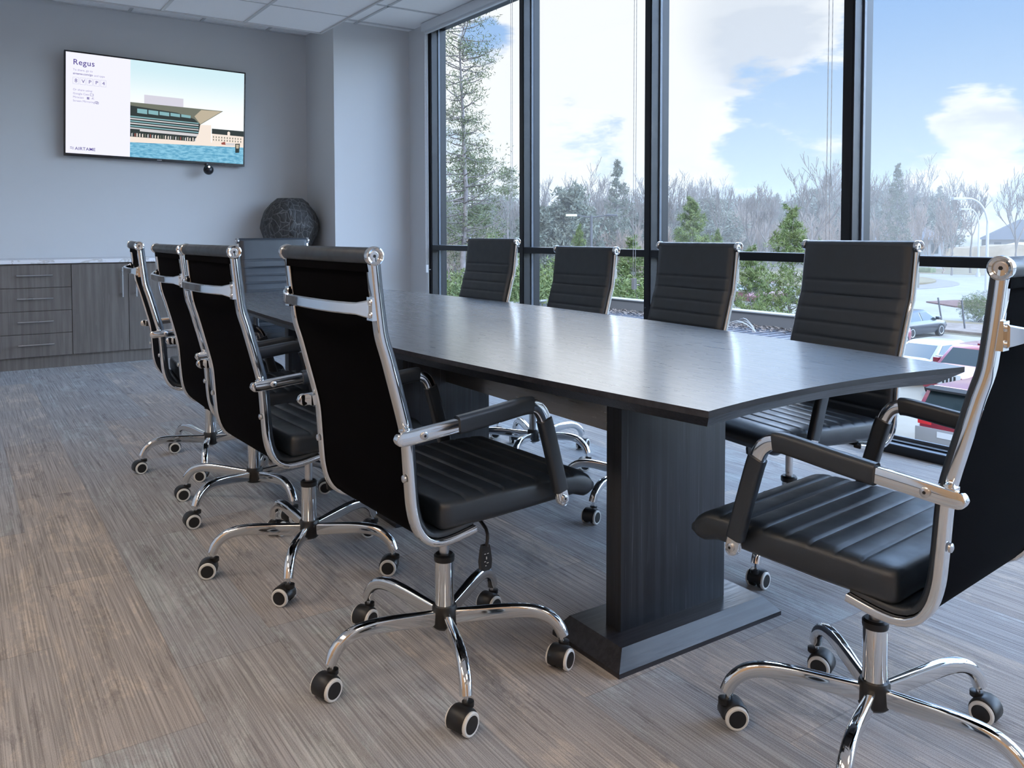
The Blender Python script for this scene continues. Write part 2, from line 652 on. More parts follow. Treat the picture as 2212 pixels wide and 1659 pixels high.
struct(MB().box(XL - .12, 3.86, YR - .12, 8.2, -.25, 0).build('floor', m=M['carpet']))
struct(MB().box(XL - .12, 4.0, YB, YB + .12, 0, ZC + .1).build('wall_back', m=M['wall']))
struct(MB().box(XL - .12, XL, YR - .12, YB + .12, 0, ZC + .1).build('wall_left', m=M['wall']))
struct(MB().box(XL - .12, 3.95, YR - .12, YR, 0, ZC + .1).build('wall_rear', m=M['wall']))
struct(MB().box(2.985, XW, YC, YB, 0, ZC).build('wall_pier', m=M['wall']))
struct(MB().box(XW, 3.97, 7.0, YB + .12, 0, ZC + .1).build('wall_window_side', m=M['wall']))
struct(MB().box(2.975, XW - .001, YC - .012, YC, 0, .10).build('baseboard_pier', m=M['rubber']))
struct(MB().box(XW - .012, XW, 7.0, YC - .012, 0, .10).build('baseboard_window_side', m=M['rubber']))
struct(MB().box(XL, XL + .012, YR, 7.45, 0, .10).build('baseboard_left', m=M['rubber']))

# ceiling: upper tiles plus the lowered field, each with its metal grid
struct(MB().box(XL - .12, 4.0, YR - .12, 8.2, ZC, ZC + .2).build('ceiling', m=M['tile']))
up_g = MB()
k = -8
for k in range(-9, 2):
    x = 3.20 + .615 * k
    if x > XL:
        up_g.box(x - .012, x + .012, YR, YB, ZC - .008, ZC)
for k in range(-16, 2):
    y = 7.25 + .615 * k
    if YR < y < YB:
        up_g.box(XL, XW, y - .012, y + .012, ZC - .008, ZC)
up_g.box(XL, 2.985, YB - .02, YB, ZC - .01, ZC)
struct(up_g.build('ceiling_grid', m=M['tbar']))
SX, SY, SZ = 2.655, 6.82, 2.80
struct(MB().box(XL, SX, YR, SY, SZ, SZ + .18).build('ceiling_lowered', m=M['tile']))
lg = MB()
for k in range(1, 8):
    x = SX - .02 - .63 * k
    if x > XL:
        lg.box(x - .012, x + .012, YR, SY, SZ - .007, SZ)
for k in range(1, 16):
    y = SY - .63 * k
    if y > YR:
        lg.box(XL, SX, y - .006, y + .006, SZ - .004, SZ)
lg.box(SX - .012, SX + .002, YR, SY + .002, SZ - .012, SZ + .02)
lg.box(XL, SX, SY - .012, SY + .002, SZ - .012, SZ + .02)
struct(lg.build('ceiling_grid_lowered', m=M['tbar']))

# window wall: bays between mullions
MULL = [6.995, 5.47, 4.02, 2.56, 1.10, -.36, -1.82]      # far edge of each mullion
MWID = .064
XF, XG = 3.79, 3.885                                       # inner face, glass
for i in range(len(MULL)):
    ym1 = MULL[i]
    ym0 = ym1 - MWID
    yend = MULL[i + 1] if i + 1 < len(MULL) else YR
    w = struct(link('window_%d' % (i + 1), None, None, (XG, (ym0 + yend) / 2, 0)))
    L = (-XG, -(ym0 + yend) / 2, 0)
    mb = MB().use(M['frame'])
    mb.box(XF, XG + .06, ym0, ym1, 0, ZC)
    mb.box(XF - .004, XF, ym0 + .010, ym0 + .020, 0.05, ZC - .09)
    mb.use(M['framelip']).box(XG - .028, XG - .010, ym0 - .010, ym0, .06, ZC - .04)
    mb.box(XG - .028, XG - .010, yend, yend + .010, .06, ZC - .04)
    mb.build('mullion', w, loc=L)
    mb = MB().use(M['frame']).box(XF, XG + .05, yend, ym0, .921, .966)
    mb.use(M['framelip']).box(XF + .006, XG, yend, ym0, .966, .970)
    mb.build('transom', w, loc=L)
    mb = MB().use(M['frame']).box(XF - .012, XG + .05, yend, ym0, 0, .044)
    mb.use(M['framelip']).box(XF - .012, XF + .03, yend, ym0, .044, .048)
    mb.use(M['frame']).box(XF + .03, XG - .02, yend, ym0, .044, .056)
    mb.use(M['framelip']).box(XG - .02, XG - .006, yend, ym0, .056, .070)
    mb.build('bottom_rail', w, loc=L)
    MB().box(XF, XG + .05, yend, ym0, ZC - .055, ZC).build('head_rail', w, M['frame'], loc=L)
    MB().box(XG - .003, XG + .003, yend, ym0, .97, ZC - .055).build('glass_pane', w, M['glass'], loc=L)
    MB().box(XG - .003, XG + .003, yend, ym0, .05, .921).build('glass_pane', w, M['glass'], loc=L)

# roller blinds: cassette along the head of each bay, bead chains and their tensioners
blind_lab = ['white roller blind cassette over the far window bay, two bead chains', 'white roller blind over the second window bay, bead chain at its near mullion',
             'white roller blind over the wide bay behind the table, chain on its near mullion', 'white roller blind over the right-hand window bay']
for i in range(4):
    y1, y0 = MULL[i] - (0 if i else -.01), MULL[i + 1]
    t = thing('roller_blind', blind_lab[i], 'window blind', (XF - .03, (y0 + y1) / 2, 2.98), group='roller blinds above the windows')
    L = Vector((-(XF - .03), -(y0 + y1) / 2, -2.98))
    mb = MB().box(XF - .075, XF - .002, y0 + .004, y1 - .004, 2.985, ZC - .005)
    mb.build('cassette', t, M['blind'], loc=L, bevel=.008)
    MB().box(XF - .05, XF - .02, y0 + .02, y1 - .02, 2.968, 2.985).build('blind_hem', t, M['blind'], loc=L)
    for yc in ([y1 - .035, y0 + .045] if i == 0 else [y0 + .045]):
        zb = .76
        mb = MB()
        loop = []
        for s in (-1, 1):
            n = 120
            pts = []
            for k in range(n + 1):
                z = 2.98 + (zb - 2.98) * k / n
                pts.append((XF - .045, yc + s * .011, z))
            mb.tube(pts, [.0016 if k % 2 else .0024 for k in range(n + 1)], 5)
        mb.build('bead_chain', t, M['chain'], loc=L)
        mb = MB().use(M['blind']).box(XF - .058, XF - .032, yc - .014, yc + .014, zb - .055, zb + .02)
        mb.use(M['steel']).box(XF - .034, XF - .001, yc - .012, yc + .012, zb - .03, zb - .022)
        mb.build('chain_tensioner', t, loc=L, bevel=.004)
# side channel of the far blind on the pier side
t = tag(MB().box(XW - .004, XW + .004, 6.975, 7.02, 0, 2.985).build('blind_side_channel', m=M['blind']),
        'pale vertical side channel of the blind between wall and far window', 'blind channel')

# ================================================================== CEILING LIGHTS (assumed panels added to light the room, unseen, over and behind the camera)
lum = emit('panel_diffuser', (1.0, .82, .64), 11.0)
lab = ['over the rear left corner', 'over the rear wall, window side', 'above the camera on the left', 'over the left aisle beside the chair row']
for j, (x, y) in enumerate(((-.9, -1.2), (1.2, -1.2), (-.9, .9), (-.9, 3.2))):
    t = thing('assumed_ceiling_light', 'assumed, unseen square flush ceiling light panel ' + lab[j], 'ceiling light', (x, y, SZ), group='assumed light panels of the lowered ceiling')
    mb = MB()
    for a in ((-.30, .30, -.60, -.585), (-.30, .30, .585, .60), (-.30, -.285, -.585, .585), (.285, .30, -.585, .585)):
        mb.box(*a, -.010, -.001)
    mb.build('frame', t, M['blind'])
    MB().box(-.285, .285, -.585, .585, -.006, -.001).build('diffuser', t, lum)

# wooden doors behind the camera (mirrored warm in the chrome)
for k, (a, b_) in enumerate(((-.2, .75),)):
    d = struct(link('door_%d' % (k + 1), None, None, (0, 0, 0)))
    MB().box(a, b_, YR, YR + .04, .01, 2.15).build('door_leaf', d, M['oak'])
    mb = MB().box(a - .06, a, YR, YR + .05, 0, 2.21).box(b_, b_ + .06, YR, YR + .05, 0, 2.21).box(a, b_, YR, YR + .05, 2.15, 2.21)
    mb.build('door_frame', d, M['rubber'])
    MB().tube([(b_ - .08, YR + .09, 1.0), (b_ - .20, YR + .09, 1.0)], .01, 8).build('door_handle', d, M['steel'])
struct(MB().box(-1.69, -1.64, -1.6, 1.6, 0, 2.4).build('wall_panel_left', m=M['oak']))

# ================================================================== CABINETS
YF = 7.52
ZB, ZT = .100, .838


def handle(parent, x, z, length, vertical):
    mb = MB()
    if vertical:
        mb.tube([(x, YF - .032, z - length / 2), (x, YF - .032, z + length / 2)], .0058, 10)
        for s in (-1, 1):
            mb.tube([(x, YF - .032, z + s * length * .38), (x, YF + .001, z + s * length * .38)], .004, 8)
    else:
        mb.tube([(x - length / 2, YF - .032, z), (x + length / 2, YF - .032, z)], .0058, 10)
        for s in (-1, 1):
            mb.tube([(x + s * length * .38, YF - .032, z), (x + s * length * .38, YF + .001, z)], .004, 8)
    o = mb.build('handle', parent, M['steel'])
    o.location = -Vector(parent.parent.location) - Vector(parent.location)
    return o


def cab(x0, x1, kind, label):
    t = thing('drawer_cabinet' if kind == 'drawers' else 'door_cabinet', label, 'cabinet', ((x0 + x1) / 2, 7.8, 0))
    L = -Vector(t.location)
    MB().box(x0, x1, YF + .02, YB - .002, ZB, ZT).build('cabinet_body', t, M['cabinet'], loc=L)
    MB().box(x0, x1, YF + .035, YB - .01, 0, ZB).build('plinth', t, M['cabinet'], loc=L)
    g = .0022
    if kind == 'drawers':
        zs = [ZB, .284, .466, .651, ZT - .004]
        for k in range(4):
            d = MB().box(x0 + g, x1 - g, YF, YF + .019, zs[k] + g, zs[k + 1] - g).build('drawer', t, M['cabinet'], loc=L)
            handle(d, (x0 + x1) / 2, (zs[k] + zs[k + 1]) / 2 + .008, .25, False)
    else:
        xm = (x0 + x1) / 2
        for a, b_, hx in ((x0, xm, xm - .049), (xm, x1, xm + .057)):
            d = MB().box(a + g, b_ - g, YF, YF + .019, ZB + g, ZT - .004 - g).build('door', t, M['cabinet'], loc=L)
            handle(d, hx, .678, .25, True)
    return t


cab(-.577, .269, 'doors', 'taupe wood base cabinet with two doors at the left frame edge')
cab(.269, .787, 'drawers', 'taupe wood base cabinet with four drawers and bar handles, below television')
cab(.787, 1.635, 'doors', 'taupe wood base cabinet with tall bar handles right of the drawer unit')
cab(1.635, 2.153, 'drawers', 'taupe wood drawer cabinet hidden behind the row of chairs')
cab(2.153, 2.983, 'doors', 'taupe wood cabinet with two doors beneath the carved vase')
cab(-1.425, -.577, 'doors', 'taupe wood base cabinet at the far left end')
t = MB().box(-1.5, 2.984, YF - .018, YB - .001, .843, .873).build('countertop', m=M['marble'], bevel=.002)
tag(t, 'continuous white marble countertop over the taupe cabinets', 'countertop')

# ================================================================== VASE
mb = MB()
rs = []
rnd = random.Random(4)
prof = [(.10, 0), (.15, .03), (.205, .09), (.252, .17), (.278, .26), (.272, .33), (.235, .42), (.180, .495), (.118, .545)]
for i, (r, h) in enumerate(prof):
    ring = []
    for k in range(16):
        a = 2 * PI * (k + .5 * (i % 2)) / 16
        rr = r * (1 + rnd.uniform(-.025, .02))
        ring.append((rr * math.cos(a), rr * math.sin(a), h + (rnd.uniform(-.008, .008) if 0 < i < len(prof) - 1 else 0)))
    rs.append(ring)
rs.append([(p[0] * .85, p[1] * .85, .542) for p in rs[-1]])
rs.append([(p[0] * .9, p[1] * .9, .40) for p in rs[-1]])
mb.rings(rs)
v = mb.build('vase', m=M['vase'], sharp=8, loc=(2.697, 7.785, .873))
tag(v, 'big round dark carved wooden vase on the countertop in the corner', 'vase')

# ================================================================== TELEVISION
tv = thing('television', 'large wall-mounted television showing a waterfront building and a sharing screen', 'television', (1.578, 8.0, 2.184))
tv.rotation_euler = (R_(1.5), R_(1.15), 0)
TW, TH = 1.530, .895
MB().box(-TW / 2, TW / 2, .002, .045, -TH / 2, TH / 2).build('tv_case', tv, M['bezel'], bevel=.003)
MB().box(-TW / 2 + .5, TW / 2 - .5, .045, .085, -.2, .2).build('wall_bracket', tv, M['bezel'])
bz = MB()
SX0, SX1, SZ0, SZ1 = -TW / 2 + .012, TW / 2 - .012, -TH / 2 + .024, TH / 2 - .012
bz.box(-TW / 2, TW / 2, -.004, .002, SZ1, TH / 2).box(-TW / 2, TW / 2, -.004, .002, -TH / 2, SZ0)
bz.box(-TW / 2, SX0, -.004, .002, SZ0, SZ1).box(SX1, TW / 2, -.004, .002, SZ0, SZ1)
bz.build('bezel', tv, M['bezel'])


def suv(u, v_, d=0.0):
    return (SX0 + (SX1 - SX0) * u, -.0002 - d, SZ1 - (SZ1 - SZ0) * v_)


scr = MB()


def poly(pts, m, d):
    scr.use(m)
    scr.add([suv(u, w, d) for u, w in pts], [tuple(range(len(pts)))])


e_panel = emit('screen_white', sl((236, 236, 250)), 1.0)
e_sky = mat('screen_sky', (0, 0, 0), .4, spec=.1, emit=(1, 1, 1), es=1.0, build=lambda t, b: (
    t.links.new(mix(t, maprange(t, nn(t, 'ShaderNodeSeparateXYZ').outputs[2], 0, 1), (1, 1, 1), (1, 1, 1)), b.inputs['Emission Color'])))


def rebuild_sky(m):
    t = m.node_tree
    b = t.nodes['Principled BSDF']
    s = nn(t, 'ShaderNodeSeparateXYZ')
    t.links.new(obj_co(t), s.inputs[0])
    c = mix(t, maprange(t, s.outputs[2], .0, .42), sl((244, 249, 249)), sl((203, 230, 238)))
    t.links.new(c, b.inputs['Emission Color'])


rebuild_sky(e_sky)
e_water = mat('screen_water', (0, 0, 0), .4, spec=.1, emit=(1, 1, 1), es=1.0, build=lambda t, b: t.links.new(
    mix(t, maprange(t, noise(t, mapping(t, obj_co(t), scale=(18, 1, 60)), 1, 4), .35, .65), sl((88, 156, 190)), sl((140, 198, 222))), b.inputs['Emission Color']))
e_dark = emit('screen_dark', sl((52, 60, 60)))
e_roof = emit('screen_roof', sl((112, 116, 104)))
e_tan = emit('screen_tan', sl((186, 174, 152)))
e_glassy = emit('screen_glass', sl((132, 176, 182)))
e_light = emit('screen_pale', sl((206, 204, 206)))
e_quay = emit('screen_quay', sl((238, 224, 212)))
e_box = emit('screen_tower', sl((208, 206, 218)))
e_ink = emit('screen_ink', sl((78, 62, 138)))
e_ink2 = emit('screen_ink_pale', sl((150, 142, 184)))
e_edge = emit('screen_key_outline', sl((178, 176, 200)))
e_red = emit('screen_mark', sl((150, 84, 74)))
poly([(0, 0), (.337, 0), (.337, 1), (0, 1)], e_panel, 0)
poly([(.337, 0), (1, 0), (1, .86), (.337, .86)], e_sky, 0)
poly([(.337, .842), (1, .81), (1, 1), (.337, 1)], e_water, .0003)
poly([(.337, .79), (.73, .79), (1, .775), (1, .815), (.337, .848)], e_quay, .0004)
poly([(.413, .345), (.635, .345), (.635, .45), (.413, .45)], e_box, .0003)
poly([(.337, .435), (.872, .435), (.735, .605), (.70, .60), (.60, .50), (.337, .475)], e_roof, .0006)
poly([(.74, .445), (.862, .440), (.735, .598), (.70, .52)], e_tan, .0008)
poly([(.337, .470), (.60, .500), (.70, .55), (.735, .605), (.725, .70), (.70, .79), (.337, .79)], e_dark, .0007)
poly([(.735, .605), (.80, .60), (.80, .79), (.70, .79), (.725, .70)], e_quay, .0005)
for k in range(5):
    u0 = .375 + k * .062
    poly([(u0, .495 + k * .004), (u0 + .055, .497 + k * .005), (u0 + .055, .545), (u0, .54)], e_glassy, .0009)
rnd = random.Random(3)
for k, v0 in enumerate((.575, .597, .622, .645, .672, .695)):
    poly([(.337, v0), (.725, v0 + .012), (.725, v0 + .022), (.337, v0 + .013)], (e_glassy, e_light)[k % 2], .0009)
poly([(.39, .708), (.72, .716), (.715, .735), (.39, .728)], e_light, .0009)
for k in range(26):
    u0 = .345 + k * .0143 + rnd.uniform(-.002, .002)
    poly([(u0, .75 + rnd.uniform(0, .012)), (u0 + .006, .75), (u0 + .006, .787), (u0, .787)], rnd.choice((e_light, e_roof, e_light, e_quay, e_red)), .001)
poly([(.805, .635), (1, .635), (1, .695), (.805, .69)], e_dark, .0006)
poly([(.805, .69), (1, .695), (1, .785), (.805, .785)], e_quay, .0006)
for r_ in (.715, .745):
    for k in range(11):
        u0 = .812 + k * .0168
        poly([(u0, r_), (u0 + .006, r_), (u0 + .006, r_ + .018), (u0, r_ + .018)], e_roof, .0008)
poly([(.90, .66), (.908, .65), (.916, .66), (.916, .695), (.90, .695)], e_quay, .0008)
poly([(.862, .782), (.885, .765), (.89, .80), (.865, .80)], e_red, .0008)
poly([(.89, .78), (.945, .775), (.945, .80), (.89, .805)], e_light, .0008)
poly([(.948, .78), (.978, .775), (.974, .875), (.95, .88)], e_dark, .0009)
poly([(.953, .79), (.972, .787), (.970, .83), (.955, .83)], e_tan, .001)
screen = scr.build('screen', tv, sharp=0)
screen['label'] = 'lit screen with waterfront building picture and white side panel'


def stext(body, u, v_, size, m, bold=False):
    cu = bpy.data.curves.new('screen_text', 'FONT')
    cu.body = body
    cu.size = size
    cu.space_character = 1.0 if size < .03 else 1.08
    if bold:
        cu.offset = size * .008
    cu.materials.append(m)
    tmp = bpy.data.objects.new('tmp', cu)
    C.objects.link(tmp)
    dg = bpy.context.evaluated_depsgraph_get()
    me = bpy.data.meshes.new_from_object(tmp.evaluated_get(dg))
    bpy.data.objects.remove(tmp)
    me.materials.clear()
    me.materials.append(m)
    o = link('screen_text', me, screen)
    o.rotation_euler = (PI / 2, 0, 0)
    o.location = suv(u, v_, .0012)
    return o


stext('Regus', .036, .118, .066, e_ink, True)
stext('To share, go to', .036, .178, .0245, e_ink2)
stext('airtame.com/go', .036, .215, .0245, e_ink, True)
stext('and type', .144, .217, .0245, e_ink2)
kb = MB().use(e_edge)
for k, ch in enumerate('8VPP4'):
    u0 = .036 + k * .0355
    for a, b_, c_, d_ in ((u0, .243, .0295, .0022), (u0, .309, .0295, .0022)):
        kb.add([suv(a, b_, .0011), suv(a + c_, b_, .0011), suv(a + c_, b_ + d_, .0011), suv(a, b_ + d_, .0011)], [(0, 1, 2, 3)])
    for a in (u0, u0 + .0283):
        kb.add([suv(a, .243, .0011), suv(a + .0012, .243, .0011), suv(a + .0012, .311, .0011), suv(a, .311, .0011)], [(0, 1, 2, 3)])
    stext(ch, u0 + .0085, .293, .043, e_ink)
stext('Or share using:', .036, .375, .0245, e_ink2)
stext('Google Cast', .036, .413, .0245, e_ink2)
stext('Miracast', .036, .449, .0245, e_ink2)
stext('Screen Mirroring', .036, .485, .0245, e_ink2)
stext('-K', .128, .449, .028, e_ink2)
kb.use(e_ink)


def outline(u, w, du, dw, th=.0016):
    for a in ((u, w, du, th * 1.7), (u, w + dw, du, th * 1.7)):
        kb.add([suv(a[0], a[1], .0011), suv(a[0] + a[2], a[1], .0011), suv(a[0] + a[2], a[1] + a[3], .0011), suv(a[0], a[1] + a[3], .0011)], [(0, 1, 2, 3)])
    for a in (u, u + du - th):
        kb.add([suv(a, w, .0011), suv(a + th, w, .0011), suv(a + th, w + dw + th, .0011), suv(a, w + dw + th, .0011)], [(0, 1, 2, 3)])


outline(.124, .392, .018, .020)
outline(.150, .464, .014, .018)
outline(.155, .469, .014, .018)
for a in (0, 1):
    for c_ in (0, 1):
        u0, w0 = .108 + a * .0065, .430 + c_ * .0115
        kb.add([suv(u0, w0, .0011), suv(u0 + .0055, w0, .0011), suv(u0 + .0055, w0 + .0095, .0011), suv(u0, w0 + .0095, .0011)], [(0, 1, 2, 3)])
for k in range(2):
    w0 = .938 + k * .014
    pts = [(.022 + .0025 * j, w0 - .004 * math.sin(j / 8 * 2 * PI)) for j in range(9)]
    for j in range(8):
        a, b_ = pts[j], pts[j + 1]
        kb.add([suv(a[0], a[1], .0011), suv(b_[0], b_[1], .0011), suv(b_[0], b_[1] + .004, .0011), suv(a[0], a[1] + .004, .0011)], [(0, 1, 2, 3)])
kb.build('screen_icons', screen, sharp=0)
stext('AIRTAME', .047, .965, .037, e_ink, True)
# small maker's mark on the bottom bezel
MB().box(-.02, .02, -.0052, -.004, SZ0 - .015, SZ0 - .010).build('bezel_mark', tv, mat('silver_mark', (.5, .5, .52), .4))
# webcam under the screen
wc = thing('webcam', 'small black ball webcam hanging under the right end of the television', 'webcam', (1.99, 7.97, 1.675))
sp = [(.046 * math.sin(PI * k / 12), -.046 * math.cos(PI * k / 12)) for k in range(1, 12)]
MB().lathe(sp, 24, 'y', (0, 0, 0)).build('camera_body', wc, M['bezel'])
MB().box(-.030, -.006, -.01, .02, .030, .062).build('bracket', wc, M['bezel'], bevel=.003)
ld = MB().lathe([(.0095, -.003), (.0095, 0)], 16, 'y', (-.004, -.040, .026)).build('lens_light', wc, emit('cam_light', (1, 1, 1), 1.6))
ld['label'] = 'bright white round light'

# ================================================================== TABLE
TZ = .746
tb = thing('conference_table', 'long boat-shaped dark espresso wood conference table on panel pedestals', 'table', (1.634, 2.88, 0))
TY0, TY1, TXC = 1.055, 4.705, 1.634
HL = (TY1 - TY0) / 2


def half_w(s):
    """half width of the boat top at s in -1..1 along its length"""
    return .4575 + (.592 - .4575) * (1 - abs(s) ** 2.0)


def top_outline(y_from, y_to, inset):
    """closed outline of one half of the top; y relative to the centre; the free end is slightly concave"""
    out_r, out_l = [], []
    n = 22
    s0, s1 = y_from / HL, y_to / HL
    ys = [y_from + (y_to - y_from) * k / n for k in range(n + 1)]
    return ys


def make_top(sign):
    ys = [sign * (.0008 + (HL - .0008) * k / 26) for k in range(27)]
    layers = [(0, TZ), (0, TZ - .013), (.045, TZ - .044)]
    mb = MB().use(M['table'])
    rings = []
    for ins, z in layers:
        f = 1 - ins / HL
        L_, R__ = [], []
        for i, y in enumerate(ys):
            yy = y * f if i else y
            hw = half_w(y / HL) - ins
            L_.append((-hw, yy))
            R__.append((hw, yy))
        hw = half_w(1) - ins
        ye = ys[-1] * f
        end = []
        for k in range(1, 16):
            x = -hw + 2 * hw * k / 16
            end.append((x, ye - sign * .044 * (1 - (x / hw) ** 2)))
        rings.append([(p[0], p[1], z) for p in L_ + end + R__[::-1]])
    rings.append([(p[0] * .96, p[1] * .985, TZ - .044) for p in rings[-1]])
    n = len(rings[0])
    mb.use(M['tablex'])
    for a, b_ in zip(rings[:-1], rings[1:]):
        mb.add(a + b_, [(k, (k + 1) % n, n + (k + 1) % n, n + k) for k in range(n)])
    mb.use(M['table'])
    mb.add(rings[0], [tuple(range(n))])
    mb.add(rings[-1], [tuple(range(n))])
    return mb.build('tabletop', tb, sharp=20)


make_top(-1)
make_top(1)
tbL = Vector((-1.634, -2.88, 0))
for yc in (1.586, 2.832, 4.15):
    mb = MB()
    mb.box(1.404, 1.790, yc - .029, yc + .029, .054, TZ - .044)
    mb.build('pedestal', tb, M['tablev'], loc=tbL, bevel=.0015)
    x0, x1, y0, y1 = 1.318, 1.922, yc - .122, yc + .148
    if yc != 1.586:
        y0, y1 = yc - .135, yc + .135
    mb = MB()
    mb.rings([[(x0, y0, 0), (x1, y0, 0), (x1, y1, 0), (x0, y1, 0)], [(x0, y0, .012), (x1, y0, .012), (x1, y1, .012), (x0, y1, .012)],
              [(x0 + .035, y0 + .03, .055), (x1 - .045, y0 + .03, .055), (x1 - .045, y1 - .03, .055), (x0 + .035, y1 - .03, .055)]])
    mb.build('pedestal_base', tb, M['tablex'], sharp=5, loc=tbL)
for a, b_ in ((1.615, 2.803), (2.861, 4.121)):
    MB().box(1.590, 1.612, a, b_, .497, TZ - .044).build('apron', tb, M['table'], loc=tbL)
tb.rotation_euler = (0, 0, -.0068)

# ================================================================== CHAIRS
FX = .222
frame_pts = [(-.310, 1.030), (-.303, .962), (-.295, .895), (-.2915, .870), (-.286, .848), (-.277, .820), (-.258, .750), (-.2415, .688), (-.2345, .658), (-.2305, .630), (-.2275, .590), (-.224, .540), (-.219, .490), (-.207, .447), (-.185, .418), (-.155, .406), (-.115, .407), (-.060, .417)]
FP = smooth_path([(a, b_, 0) for a, b_ in frame_pts], .012)
FP = [(p.x, p.y) for p in FP]
meshes = {}


def proto(key, mb, m=None, sharp=32, bevel=0):
    if m is not None and not mb.mats:
        mb.mats = [m]
    me = bpy.data.meshes.new(key)
    me.from_pydata([tuple(p) for p in mb.v], [], mb.f)
    for k in mb.mats:
        me.materials.append(k)
    if len(mb.mats) > 1:
        me.polygons.foreach_set('material_index', mb.m)
    finish(me, sharp, bevel)
    meshes[key] = me


# side frame (one mesh, used both sides)
mb = MB()
pr_ = rrect(.028, .016, .0038, 3)
sweep(mb, FP, lambda i, n: pr_, (1, 0, 0), (0, 1, 0))
proto('side_frame', mb, M['chrome'], 40)

# arc lengths of the frame path
FL = [0]
for a, b_ in zip(FP[:-1], FP[1:]):
    FL.append(FL[-1] + math.hypot(a[0] - b_[0], a[1] - b_[1]))


def offset_path(path, d):
    out = []
    for i, p in enumerate(path):
        a, b_ = path[max(i - 1, 0)], path[min(i + 1, len(path) - 1)]
        tx, ty = b_[0] - a[0], b_[1] - a[1]
        l = math.hypot(tx, ty) or 1
        out.append((p[0] - ty / l * d, p[1] + tx / l * d))
    return out


# fine resample of the frame path for the ribbed pad
def resample(path, step):
    out, acc = [path[0]], 0
    for a, b_ in zip(path[:-1], path[1:]):
        l = math.hypot(b_[0] - a[0], b_[1] - a[1])
        n = max(1, round(l / step))
        for k in range(1, n + 1):
            out.append((a[0] + (b_[0] - a[0]) * k / n, a[1] + (b_[1] - a[1]) * k / n))
    return out


FR = resample(FP, .004)
acc = [0]
for a, b_ in zip(FR[:-1], FR[1:]):
    acc.append(acc[-1] + math.hypot(a[0] - b_[0], a[1] - b_[1]))
grooves = [.125 + .0512 * k for k in range(11)]


def pad_prof(i, n):
    s = acc[i]
    th = .014
    g = 0
    for q in grooves:
        g = max(g, math.exp(-((s - q) / .0045) ** 2))
    bulge = 0
    if s > grooves[0]:
        ph = ((s - grooves[0]) / .0512) % 1.0
        bulge = .0006 * math.sin(PI * ph)
    top = th + bulge - .0030 * g
    hw = .2235
    e = .006
    # outline: a along x, b along the normal; the normal of a downward path points to +y (front)
    pts = [(-hw, .0095), (-hw - .0, .0095 + th * .45), (-hw + e, .0095 + th * .9)]
    for k in range(7):
        x = -hw + .03 + (2 * hw - .06) * k / 6
        pts.append((x, .0095 + top))
    pts += [(hw - e, .0095 + th * .9), (hw, .0095 + th * .45), (hw, .0095)]
    return pts


mb = MB()
sweep(mb, FR, pad_prof, (1, 0, 0), (0, 1, 0))
proto('backrest', mb, M['leather'], 50)
# black fabric back between the frames
mb = MB()
sweep(mb, FP, lambda i, n: [(-.2205, .0088), (-.2205, .002), (-.19, -.001), (.19, -.001), (.2205, .002), (.2205, .0088)], (1, 0, 0), (0, 1, 0))
mb.add([], [])
proto('back_panel', mb, M['mesh'], 50)

# top roll + caps
mb = MB().use(M['leather'])
mb.lathe([(.0168, -.228), (.0176, -.222), (.0176, .222), (.0168, .228)], 24, 'x', (0, -.309, 1.033))
mb.use(M['mesh'])
mb.box(-.217, .217, -.317, -.290, 1.000, 1.020)
proto('top_roll', mb, None, 40)
mb = MB().use(M['chrome'])
mb.lathe([(.0150, -.004), (.0196, -.001), (.0204, .006), (.0196, .0115), (.0168, .0130), (.0125, .0105), (.0120, .0065)], 28, 'x')
mb.use(M['steel']).lathe([(.0118, .0055), (.0118, .0068), (.0095, .0078), (.0085, .0078)], 24, 'x')
mb.use(M['rubber']).lathe([(.0036, .0076), (.0036, .0084)], 6, 'x')
proto('end_cap', mb, None, 35)

# back brace: bowed flat bar with two screwed end plates
mb = MB().use(M['chrome'])
rs = []
N = 30
for k in range(N + 1):
    t_ = k / N * 2 - 1
    x = .226 * t_
    bow = -.034 * (1 - abs(t_) ** 3.2) - .016
    hh = .0125 + .006 * max(0, (abs(t_) - .86) / .14)
    y = -.301 + bow
    th = .0045
    rs.append([(x, y - th, .925 - hh + .003), (x, y - th, .925 + hh - .003), (x, y - th + .003, .925 + hh), (x, y + th, .925 + hh), (x, y + th, .925 - hh), (x, y - th + .003, .925 - hh)])
mb.rings(rs)
for s in (-1, 1):
    mb.box(s * .222 - .012, s * .222 + .012, -.3145, -.301, .901, .949)
    for dz in (-.013, .013):
        mb.lathe([(.0062, -.3185), (.0068, -.3145)], 14, 'y', (s * .224, 0, .925 + dz))
proto('back_brace', mb, None, 35)

# armrest bar, pads, screws
arm_pts = [(-.276, .6545), (-.240, .6555), (-.180, .661), (-.12, .666), (-.04, .674), (.03, .682), (.065, .6845), (.088, .680), (.106, .664), (.119, .635), (.135, .580), (.155, .508), (.170, .452), (.175, .432)]
AP = [(p.x, p.y) for p in smooth_path([(a, b_, 0) for a, b_ in arm_pts], .002)]
APL = [0]
for a, b_ in zip(AP[:-1], AP[1:]):
    APL.append(APL[-1] + math.hypot(a[0] - b_[0], a[1] - b_[1]))
mb = MB().use(M['chrome'])


def armprof(i, n):
    d = min(APL[i], APL[-1] - APL[i])
    k = math.sqrt(max(.012, 1 - (1 - min(d / .0145, 1)) ** 2))
    return rrect(.018, .030 * k, .0035, 2)


sweep(mb, AP, armprof, (1, 0, 0), (0, 1, 0))
